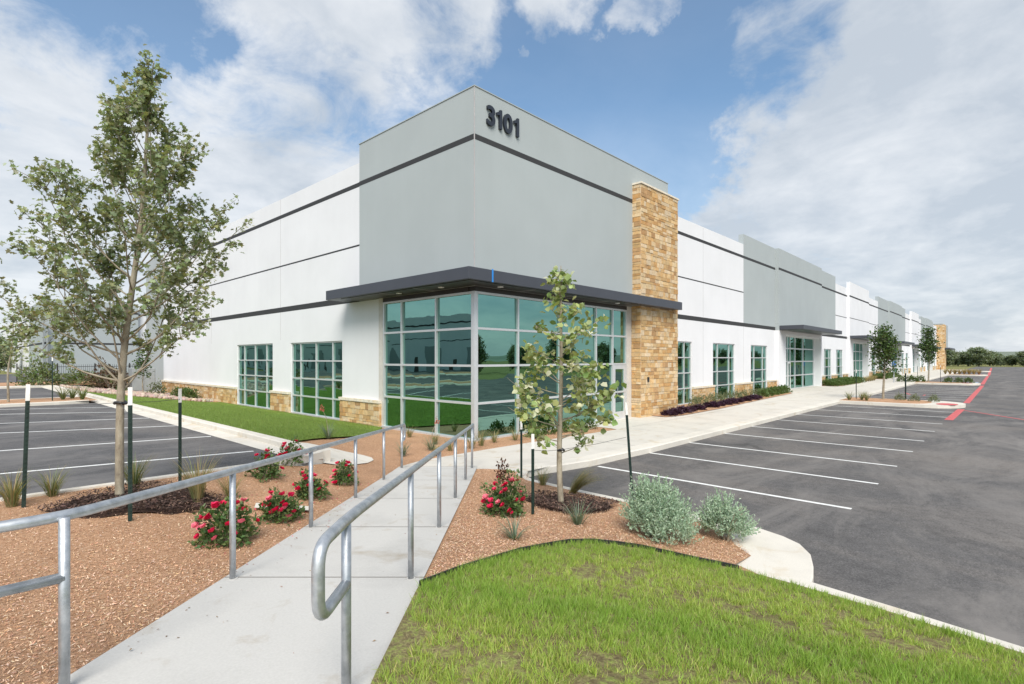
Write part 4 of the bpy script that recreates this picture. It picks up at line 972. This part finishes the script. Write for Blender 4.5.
def sage(label, loc, parts, seed):
    root = thing('sage_bush', label, 'sage bush', loc); st = np.random.default_rng(seed); P = []; Dn = []
    for (l, d, h, rx, rz, n) in parts:
        for i in range(n):
            v = unit(st.normal(size=3)); v[2] = abs(v[2])
            q2 = .55+.5*st.uniform()
            base = np.array([FX*d+RX*l, FY*d+RY*l, h]) + v*np.array([rx, rx, rz])*q2
            tip_d = unit(v*.8+np.array([0, 0, .75])+st.normal(0, .25, 3)); L = st.uniform(.09, .23)
            for k in range(16):
                u = k/15; P.append(base+tip_d*L*u+st.normal(0, .004, 3)); Dn.append(tip_d*(.55+.5*u)+st.normal(0, .55, 3))
    P = np.array(P); n = len(P); P[:, 2] = np.maximum(P[:, 2], .01)
    L2 = ([(0, 0, 0), (.2, .35, .04), (.12, .75, 0), (0, 1, -.03), (-.12, .75, 0), (-.2, .35, .04)], [(0, 1, 2), (0, 2, 3), (0, 3, 4), (0, 4, 5)])
    link('foliage', instance('foliage', *L2, P, frames(np.array(Dn)), st.uniform(.022, .042, n), sagecol(n)), M['sage'], root)
    stems(.35, .4, 14, seed, .008).obj('stems', M['bark'], root); root.scale = (1.02, 1.02, 1.08)
sage('larger silvery sage bush spilling over the tan mulch beside the tilted stake', (6.12, 3.18, .10), [(-.08, .12, .14, .27, .46, 420), (.05, -.12, .05, .24, .26, 240), (.15, .1, .12, .18, .32, 160), (-.2, .1, .1, .17, .36, 160)], 3)
sage('smaller silvery sage bush next to the concrete kerb apron', (6.86, 2.68, .05), [(-.03, .05, .08, .18, .30, 260), (.13, 0, .04, .14, .19, 120), (-.12, .08, .06, .12, .26, 110)], 4)
# grass clumps
AB = ([(-.5, 0, 0), (.5, 0, 0), (-.42, .4, .03), (.42, .4, .03), (-.3, .72, .13), (.3, .72, .13), (0, 1, .32)], [(0, 1, 3), (0, 3, 2), (2, 3, 5), (2, 5, 4), (4, 5, 6)])
def clump_mesh(n, h, w, spread, base, seed, wind=(0, 0), curl=1.):
    st = np.random.default_rng(seed); a = st.uniform(0, 6.28, n); k = st.uniform(0, 1, n)**.7*spread
    D = np.stack([np.cos(a)*k+wind[0]*st.uniform(.5, 1.3, n), np.sin(a)*k+wind[1]*st.uniform(.5, 1.3, n), np.ones(n)], 1); Y = unit(D)
    out = np.stack([np.cos(a)+wind[0]*3, np.sin(a)+wind[1]*3, -.2+0*a], 1); Z = unit(out-Y*(out*Y).sum(1, keepdims=True)); X = np.cross(Y, Z)
    hh = h*st.uniform(.55, 1.1, n); fr = np.stack([X*(w/hh)[:, None], Y, Z*curl], 1)
    P = np.stack([np.cos(a), np.sin(a), 0*a], 1)*(st.uniform(0, .06, n)[:, None])
    cols = base(n) if callable(base) else jcol(base, n, .3, .1)
    return instance('grass_clump', *AB, P, fr, hh, cols)
def clump(label, loc, n, h, w, spread, base, seed, wind=(0, 0), curl=1., name='grass_clump', cat='grass clump', group=None):
    o = link(name, clump_mesh(n, h, w, spread, base, seed, wind, curl), M['blade']); o.location = loc if loc[0] > 10 or loc[1] > 25 else (loc[0], loc[1], terrain(loc[0], loc[1])+.01)
    return setp(o, label, cat, group)
STRAW = (.36, .29, .15); GRN = (.17, .21, .09); BLU = (.16, .21, .15)
def mixc(a, b2, f):
    def g(n):
        c = jcol(a, n, .3, .1); k = npr.uniform(size=n) < f; c[k] = jcol(b2, k.sum(), .3, .1); return c
    return g
clump('straw coloured grass clump at the left picture edge beside the leaning stake', (.6, 8.92, .56), 170, .48, .007, .55, mixc(STRAW, GRN, .3), 1)
clump('green grass clump just right of the leaning stake at the lot kerb', (1.0, 9.2, .56), 130, .40, .007, .5, mixc(GRN, STRAW, .4), 2)
clump('tall upright straw grass clump behind the front rose bush', (2.25, 7.6, .46), 190, .66, .007, .28, mixc(STRAW, GRN, .35), 3)
clump('short straw grass clump right of the tall straw one', (2.68, 7.72, .44), 100, .42, .007, .5, mixc(STRAW, GRN, .3), 4)
clump('soft green grass clump behind the oak trunk at the lot kerb', (1.85, 8.95, .56), 170, .5, .007, .45, mixc(GRN, STRAW, .4), 5)
clump('windblown feathery grass clump behind the sapling by the asphalt', (7.3, 5.45, .05), 340, .58, .006, .3, mixc((.22, .23, .11), STRAW, .5), 6, wind=(RX*.55, RY*.55), curl=1.6)
clump('blue green spiky grass clump in front of the dark mulch ring', (5.63, 4.1, .23), 80, .36, .009, .75, BLU, 7)
clump('flat spiky yucca rosette near the lawn edging', (4.39, 4.07, .36), 60, .32, .010, 1.3, BLU, 8, name='yucca_plant', cat='yucca')
clump('pale grass clump between the roses and the sapling stakes', (7.55, 6.3, .04), 110, .38, .007, .5, mixc(STRAW, GRN, .5), 9)
for i, (x, y, h, lab) in enumerate(((6.53, 12.3, .5, 'spiky yucca by the lawn tip with a drooping coral flower stalk'), (7.6, 10.7, .42, 'spiky yucca behind the far rail posts by the lawn tip'), (8.6, 10.9, .45, 'spiky yucca nearest the corner glass with a coral flower stalk'))):
    r = thing('yucca_plant', lab, 'yucca', (x, y, terrain(x, y)+.03)); link('leaves', clump_mesh(60, h, .012, .9, BLU, 30+i), M['blade'], r)
    if i != 1:
        m = MB(); s = -1 if i == 0 else 1
        m.tube([(0, 0, .05), (RX*.05*s, RY*.05*s, .5), (RX*.16*s, RY*.16*s, .72)], [.008, .006, .004], 5); m.obj('stalk', M['bark'], r)
        link('blossom', bush_mesh('blossom', 60, .045, .16, 0, LEAF, (.03, .05), lambda k: jcol((.5, .17, .11), k, .25, .1), 5+i, .5, .1), M['petal'], r).location = (RX*.16*s, RY*.16*s, .66)
bp = [(8.9, 10.5, .38), (9.5, 10.35, .45), (10.0, 10.5, .5), (10.6, 10.6, .4), (11.3, 10.45, .42), (8.2, 10.2, .32), (9.3, 11.6, .4), (9.6, 13.2, .4)]
for i, (x, y, h) in enumerate(bp):
    clump('small straw grass clump planted in the mulch below the corner glass', (x, y, terrain(x, y)+.03), 70, h, .009, .5, mixc(STRAW, GRN, .5), 40+i, group='grass clumps below the corner glass')
def smallcol(n): return jcol((.09, .14, .04), n, .3, .12)
SHR = bush_mesh('foliage', 420, .26, .34, .02, LEAF, (.05, .09), smallcol, 8, .4, .3); SHR.materials.append(M['leaf'])
GRY = bush_mesh('foliage', 420, .3, .42, .02, LEAF, (.04, .08), lambda n: jcol((.17, .20, .11), n, .3, .1), 9, .5, .3); GRY.materials.append(M['leaf'])
PUR = bush_mesh('foliage', 700, .34, .28, .02, ([(0, 0, 0), (.16, .4, .05), (0, 1, -.08), (-.16, .4, .05)], [(0, 1, 2), (0, 2, 3)]), (.1, .18), lambda n: jcol((.055, .022, .045), n, .35, .12), 10, .4, .15); PUR.materials.append(M['leaf'])
def plant(me, name, label, cat, x, y, s=1, group=None, z=None, sz=None):
    o = bpy.data.objects.new(name, me); COL.objects.link(o); o.location = (x, y, (terrain(x, y) if z is None else z)+.02); o.rotation_euler = (0, 0, x*7+y*3)
    o.scale = (s, s, s*(sz or 1)); return setp(o, label, cat, group)
for x, y in ((12.2, 10.5), (13.0, 10.6), (13.7, 10.55), (14.4, 10.5), (14.9, 10.4)):
    plant(SHR, 'low_shrub', 'small green shrub in the mulch strip under the right corner glass', 'shrub', x, y, .95, 'shrubs under the right corner glass', 0)
pp = [(20.5, 10.35), (21.2, 10.4), (22.0, 10.45), (22.8, 10.5), (23.7, 10.5), (25.4, 10.6), (26.3, 10.6), (27.2, 10.65), (28.1, 10.7), (29.2, 10.75), (30.4, 10.8), (31.6, 10.85), (32.6, 10.9)]
for i, (x, y) in enumerate(pp):
    plant(PUR, 'purple_plant', 'low purple leaved plant in the bed before the stone pillar' if x < 24.5 else 'low purple leaved plant in the bed before the right wall windows', 'plant', x, y, .85+.25*((i*7) % 3)/2, 'purple plants before the pillar' if x < 24.5 else 'purple plants before the windows', .03, .62)
for i, (x, y) in enumerate(((25.5, 11.5), (26.5, 11.6), (27.6, 11.55), (28.8, 11.6), (30.2, 11.7), (31.5, 11.7), (32.8, 11.75), (34, 11.6), (35, 11.5))):
    plant(GRY, 'bed_shrub', 'grey green shrub growing against the stone base of the right wall', 'shrub', x, y, 1.15, 'grey green shrubs at the right stone base', .03)
for i, (x, y) in enumerate(((34.2, 11.1), (35.3, 11.15), (36.3, 11.25), (37.2, 11.3), (38.1, 11.35), (39, 11.4), (39.8, 11.45))):
    plant(SHR, 'bed_shrub', 'small green shrub at the bed end before the first side entrance', 'shrub', x, y, 1.35, 'shrubs before the first side entrance', .03)
k = 0
for gx, lab, gr in ((52.3, 'leafy green hedge plant in the bed past the first side entrance', 'hedge plants past the first side entrance'), (75, 'leafy green hedge plant in the bed past the second side entrance', 'hedge plants past the second side entrance')):
    for i in range(12):
        for j in range(2): plant(SHR, 'hedge_plant', lab, 'shrub', gx+i*.95+.4*j, 11.25+.6*j, 1.9+.25*((i*5+j) % 3), gr, .03, .62)
for i, (x, y) in enumerate(((34.9, 6.7), (35.5, 6.2), (35.0, 5.9))):
    clump('grass tuft at the left end of the first parking island', (x, y, .05), 80, .6, .016, .6, mixc(GRN, STRAW, .3), 70+i, group='tufts on the first parking island')
for i, (x, y, lab) in enumerate(((36.3, 3.9, 'round green tuft on the first parking island near its red mark'), (36.5, 3.1, 'small tuft on the first parking island between two others'), (36.6, 4.6, 'tuft beside the stakes on the first parking island'))):
    plant(GRY, 'low_shrub', lab, 'shrub', x, y, .9, None, .04)
for i, (x, y) in enumerate(((67.3, 8.3), (67.5, 7.5), (67.5, 6.8))):
    plant(SHR, 'island_shrub', 'dark round shrub at the building end of the second parking island', 'shrub', x, y, 1.7, 'round shrubs at the building end of the second island', .02)
for i, (x, y) in enumerate(((67.4, 4.6), (67.5, 3.8), (67.6, 3.1))):
    plant(SHR, 'island_shrub', 'dark round shrub at the drive end of the second parking island', 'shrub', x, y, 1.4, 'round shrubs at the drive end of the second island', .02)
for i in range(8):
    clump('straw coloured grass clump on the third parking island', (104.2, 3.6+i*.55, .03), 90, 1.0, .05, .5, STRAW, 80+i, group='straw grasses on the third parking island')
for i in range(5):
    clump('straw coloured grass clump beside the sidewalk before the second side entrance', (64.5+i*1.1, 10.9, .03), 80, .7, .03, .6, STRAW, 90+i, group='straw grasses before the second side entrance')
# left background planting
BIG = bush_mesh('foliage', 1100, 1.3, 1.6, .2, LEAF, (.14, .26), lambda n: jcol((.16, .20, .085), n, .35, .14), 15, .3, .35, .3); BIG.materials.append(M['leaf'])
def bigbush(label, x, y, s, z, sz=1, red=False):
    r = thing('shrub', label, 'shrub', (x, y, z)); o = bpy.data.objects.new('foliage', BIG); COL.objects.link(o); o.parent = r
    if red: o.data = RED
    stems(1.0, 1.2, 9, int(x*3), .03).obj('stems', M['bark'], r); r.scale = (s, s, s*sz)
RED = bush_mesh('foliage', 900, 1.3, 1.6, .2, LEAF, (.14, .24), lambda n: jcol((.12, .085, .055), n, .35, .14), 16, .3, .35, .3); RED.materials.append(M['leaf'])
bigbush('wide olive shrub in front of the grey warehouse at left', 4.6, 48.5, .95, .5)
bigbush('reddish brown shrub left of the oak trunk near the rocks', 7.7, 43.5, 1.0, .35, .9, True)
bigbush('low olive shrub between the olive and the reddish shrubs', 6.8, 49.5, 1.0, .5, .6)
bigbush('low green shrub below the black fence at left', 8.8, 50, .9, .4, .6)
bigbush('dark green shrub at the left picture edge beyond the far lot', -1.0, 50.5, 1.1, .5, .8)
for i, (x, y) in enumerate(((9.75, 34.2), (9.75, 35.3), (9.75, 36.4))): plant(SHR, 'box_shrub', 'clipped round dark shrub against the left stone base', 'shrub', x, y, 1.6, 'round shrubs at the left stone base', .05)
plant(GRY, 'low_shrub', 'loose green shrub at the far end of the left stone base', 'shrub', 9.5, 40, 1.8, None, .1)
plant(SHR, 'low_shrub', 'small shrub standing alone in the rocks near the grey cabinet', 'shrub', 7.8, 41, 1.3, None, .2)
for i, (x, y) in enumerate(((3.7, 30.6), (4.1, 31.2), (4.3, 30.1))): clump('green grass clump at the right end of the left lot island', (x, y, .56), 90, .75, .016, .6, GRN, 100+i, group='grass clumps on the left lot island')
# electrical cabinet, fence, signs, pale stone patch
cb = thing('utility_cabinet', 'grey metal electrical cabinet standing past the end of the left stone base', 'cabinet', (9.2, 42.6, .1)); inv = Matrix.Translation(cb.location).inverted()
m = MB(); m.box(8.6, 9.9, 42.1, 43.3, .2, 1.75); o = m.obj('housing', M['cab'], cb, bevel=.03); o.matrix_parent_inverse = inv
m = MB(); m.box(8.5, 10.0, 42.0, 43.4, .0, .2); o = m.obj('plinth', M['conc'], cb); o.matrix_parent_inverse = inv
m = MB(); m.box(8.66, 9.22, 42.08, 42.098, .28, 1.66); m.box(9.27, 9.84, 42.08, 42.098, .28, 1.66); o = m.obj('door', M['cab'], cb); o.matrix_parent_inverse = inv
fn = thing('fence', 'thin black metal picket fence in front of the grey warehouse', 'fence', (8, 56, .4)); inv = Matrix.Translation(fn.location).inverted()
m = MB()
for x in np.arange(4, 22, .14): m.box(x, x+.02, 56, 56.02, .4, 1.9)
m.box(4, 22, 55.99, 56.03, 1.7, 1.74); m.box(4, 22, 55.99, 56.03, .55, .59); o = m.obj('pickets', M['black'], fn); o.matrix_parent_inverse = inv
for x in np.arange(4, 22.1, 2.4):
    m = MB(); m.box(x, x+.07, 55.97, 56.05, .3, 2.0); o = m.obj('post', M['black'], fn); o.matrix_parent_inverse = inv
for x, y, lab in ((64.5, 8.6, 'left one of two accessible parking signs on poles by the second island'), (67.0, 8.9, 'right one of two accessible parking signs on poles by the second island')):
    s = thing('parking_sign', lab, 'sign', (x, y, 0)); m = MB(); m.tube([(0, 0, 0), (0, 0, 2.1)], .035, 8); m.obj('pole', M['galv'], s)
    m = MB(); m.box(-.03, -.012, -.16, .16, 1.6, 2.1); m.obj('plate', M['sign'], s)
structure(patch('stone_patch', [(2.75, 7.1), (3.05, 6.95), (3.35, 6.75), (3.45, 6.95), (3.2, 7.2), (2.85, 7.3)], terrain, .1, M['kerb'], .05))
bb = MB(); bb.add([(-2400, 900, -.3), (2400, 900, -.3), (2400, 1300, 14), (-2400, 1300, 14)], [(0, 1, 2, 3)]); bb.add([(900, 900, -.3), (900, -2400, -.3), (1400, -2400, 22), (1400, 900, 14)], [(0, 1, 2, 3)])
structure(bb.obj('hills', M['hillside']))

# fallen leaves, petals and crumbs on the walk
lp = np.array([(*W(l, d), 0) for l, d in zip(np.where(npr.uniform(size=90) < .75, -2.42+np.abs(npr.normal(0, .22, 90)), npr.uniform(-2.4, -.8, 90)), npr.uniform(3.2, 9, 90))])
lp[:, 2] = [terrain(a, b2)+.025 for a, b2, _ in lp]; n = len(lp); nrm = unit(np.array([0, 0, 1.])+npr.normal(0, .25, (n, 3))); X = unit(np.cross(nrm, npr.normal(size=(n, 3)))); Y = np.cross(nrm, X)
lc = jcol((.28, .17, .10), n, .35, .15); k = npr.uniform(size=n) < .05; lc[k] = jcol((.45, .03, .08), k.sum(), .2, .1)
setp(link('leaf_litter', instance('leaf_litter', *LEAF, lp, np.stack([X, Y, nrm], 1), npr.uniform(.008, .03, n), lc), M['chip']), kind='stuff')
lp = scatter_pts([(1.5, 5.5), (3, 5.8), (5.2, 8.2), (4.4, 9.2), (2.5, 7.4)], 220); lp[:, 2] += .022; n = len(lp); nrm = unit(np.array([0, 0, 1.])+npr.normal(0, .3, (n, 3))); X = unit(np.cross(nrm, npr.normal(size=(n, 3)))); Y = np.cross(nrm, X)
setp(link('fallen_petals', instance('fallen_petals', *LEAF, lp, np.stack([X, Y, nrm], 1), npr.uniform(.012, .03, n), jcol((.55, .06, .12), n, .3, .15)), M['chip']), kind='stuff')
# ------------------------------------------------------------------ camera, light, sky
cam = bpy.data.cameras.new('camera'); co = bpy.data.objects.new('camera', cam); COL.objects.link(co)
co.location = (0, 0, EYE); co.rotation_euler = (math.pi/2, 0, A-math.pi/2)
cam.sensor_width = 36; cam.lens = 535/1024*36; cam.shift_y = 16.8/1024; cam.clip_end = 6000; cam.clip_start = .05
S.camera = co
SUN_EL, SUN_AZ = 46, 226     # azimuth of the sun, measured counter-clockwise from +X
ld = bpy.data.lights.new('sun', 'SUN'); ld.energy = 3.5; ld.angle = rad(34); ld.color = (1, .945, .87)
so = bpy.data.objects.new('sun', ld); COL.objects.link(so)
so.rotation_euler = (rad(90-SUN_EL), 0, rad(SUN_AZ)+math.pi/2)
wd = bpy.data.worlds.new('World'); S.world = wd; wd.use_nodes = True
nt = wd.node_tree; nt.nodes.clear(); NN = nt.nodes.new; LL = nt.links.new
def node(t, **k):
    n = NN(t)
    for a, b2 in k.items(): setattr(n, a, b2)
    return n
def mth(op, a, b2=None, c=None):
    n = node('ShaderNodeMath', operation=op)
    for i, v in enumerate((a, b2, c)):
        if v is None: continue
        if isinstance(v, (int, float)): n.inputs[i].default_value = v
        else: LL(v, n.inputs[i])
    return n.outputs[0]
sky = node('ShaderNodeTexSky', sky_type='NISHITA'); sky.sun_disc = False
sky.sun_elevation = rad(SUN_EL); sky.sun_rotation = rad(90-SUN_AZ); sky.air_density = 1.0; sky.dust_density = 1.2; sky.ozone_density = 1.5
tc = node('ShaderNodeTexCoord'); sep = node('ShaderNodeSeparateXYZ'); LL(tc.outputs['Generated'], sep.inputs[0])
z = mth('MAXIMUM', sep.outputs[2], .0)
den = mth('ADD', z, .24)
cmb = node('ShaderNodeCombineXYZ'); LL(mth('DIVIDE', sep.outputs[0], den), cmb.inputs[0]); LL(mth('DIVIDE', sep.outputs[1], den), cmb.inputs[1])
def wnoise(scale, detail, rough, dist=0, off=(0, 0, 0)):
    mp = node('ShaderNodeMapping'); mp.inputs['Location'].default_value = off; LL(cmb.outputs[0], mp.inputs[0])
    n = node('ShaderNodeTexNoise'); LL(mp.outputs[0], n.inputs['Vector'])
    n.inputs['Scale'].default_value = scale; n.inputs['Detail'].default_value = detail; n.inputs['Roughness'].default_value = rough; n.inputs['Distortion'].default_value = dist
    return n.outputs['Fac']
wn = node('ShaderNodeTexNoise'); LL(tc.outputs['Generated'], wn.inputs['Vector']); wn.inputs['Scale'].default_value = 5.5; wn.inputs['Detail'].default_value = 7; wn.inputs['Roughness'].default_value = .6
wv = node('ShaderNodeVectorMath', operation='MULTIPLY_ADD'); LL(wn.outputs['Color'], wv.inputs[0]); wv.inputs[1].default_value = (.34, .34, .34); wv.inputs[2].default_value = (-.17, -.17, -.17)
wa = node('ShaderNodeVectorMath', operation='ADD'); LL(tc.outputs['Generated'], wa.inputs[0]); LL(wv.outputs[0], wa.inputs[1])
wnm = node('ShaderNodeVectorMath', operation='NORMALIZE'); LL(wa.outputs[0], wnm.inputs[0])
def blob(l, v, r0, r1):
    """1 near the sky direction (l across, v up, 1 ahead), 0 beyond r1"""
    D = Vector((FX+RX*l, FY+RY*l, v)).normalized()
    n = node('ShaderNodeVectorMath', operation='DOT_PRODUCT'); LL(wnm.outputs[0], n.inputs[0]); n.inputs[1].default_value = D
    m = node('ShaderNodeMapRange', interpolation_type='SMOOTHSTEP'); LL(n.outputs['Value'], m.inputs['Value'])
    m.inputs['From Min'].default_value = math.cos(r1); m.inputs['From Max'].default_value = math.cos(r0)
    return m.outputs[0]
def pxl(x, y): return ((x-512)/535, (358.8-y)/535)
n1 = mth('ADD', mth('MULTIPLY', wnoise(1.9, 10, .62, .6, (3.1, 1.7, 0)), .62), mth('MULTIPLY', wnoise(5.5, 9, .64, .5, (1.3, 5.1, 0)), .38))
bias = 0.
cov = n1
for (x, y), r0, r1, w in (((600, 130), .04, .28, -.22), ((440, 120), .02, .13, -.08), ((780, 240), .02, .12, -.09), ((740, 30), .02, .20, -.19), ((80, -10), .02, .20, -.17), ((200, 40), .01, .09, -.10), ((690, 200), .02, .15, -.08), ((900, 130), .06, .48, .15), ((130, 180), .1, .40, .11), ((420, 60), .03, .15, .09), ((560, 0), .02, .10, .16), ((645, 22), .01, .06, .22), ((535, 75), .004, .035, .22), ((960, 280), .1, .45, .16), ((60, 330), .1, .4, .10), ((330, 10), .02, .12, .08)):
    cov = mth('ADD', cov, mth('MULTIPLY', blob(*pxl(x, y), r0, r1), w))
cm = node('ShaderNodeMapRange', interpolation_type='SMOOTHSTEP'); LL(cov, cm.inputs['Value'])
cm.inputs['From Min'].default_value = .35; cm.inputs['From Max'].default_value = .62
# thin veil everywhere, thicker to the horizon
hz = node('ShaderNodeMapRange'); LL(sep.outputs[2], hz.inputs['Value']); hz.inputs['From Min'].default_value = .0; hz.inputs['From Max'].default_value = .42; hz.inputs['To Min'].default_value = .85; hz.inputs['To Max'].default_value = .10
fac = mth('MAXIMUM', mth('MULTIPLY', cm.outputs[0], .93), hz.outputs[0])
n2 = mth('ADD', mth('MULTIPLY', wnoise(2.2, 7, .55, .4, (7.7, 2.2, 0)), .7), mth('MULTIPLY', wnoise(7, 6, .6, .3, (2.7, 9.2, 0)), .3))
cr = node('ShaderNodeValToRGB'); e = cr.color_ramp.elements
e[0].position = .36; e[0].color = (4.5, 4.95, 5.5, 1); e[1].position = .60; e[1].color = (6.7, 6.9, 7.15, 1)
LL(mth('ADD', n2, mth('MULTIPLY', blob(*pxl(880, 140), .1, .5), -.08)), cr.inputs[0])
mx = node('ShaderNodeMix', data_type='RGBA'); LL(fac, mx.inputs[0]); sg = node('ShaderNodeVectorMath', operation='MULTIPLY'); LL(sky.outputs[0], sg.inputs[0]); sg.inputs[1].default_value = (1.0, 1.26, 1.32); LL(sg.outputs[0], mx.inputs[6]); LL(cr.outputs[0], mx.inputs[7])
bg = node('ShaderNodeBackground'); bg.inputs['Strength'].default_value = .1; LL(mx.outputs[2], bg.inputs[0])
wo = node('ShaderNodeOutputWorld'); LL(bg.outputs[0], wo.inputs[0])
S.view_settings.view_transform = 'Standard'; S.view_settings.look = 'None'; S.view_settings.exposure = .4; S.view_settings.gamma = 1; S.view_settings.use_curve_mapping = False
S.render.engine = 'CYCLES'; S.cycles.max_bounces = 6; S.cycles.transparent_max_bounces = 12; S.cycles.use_denoising = True
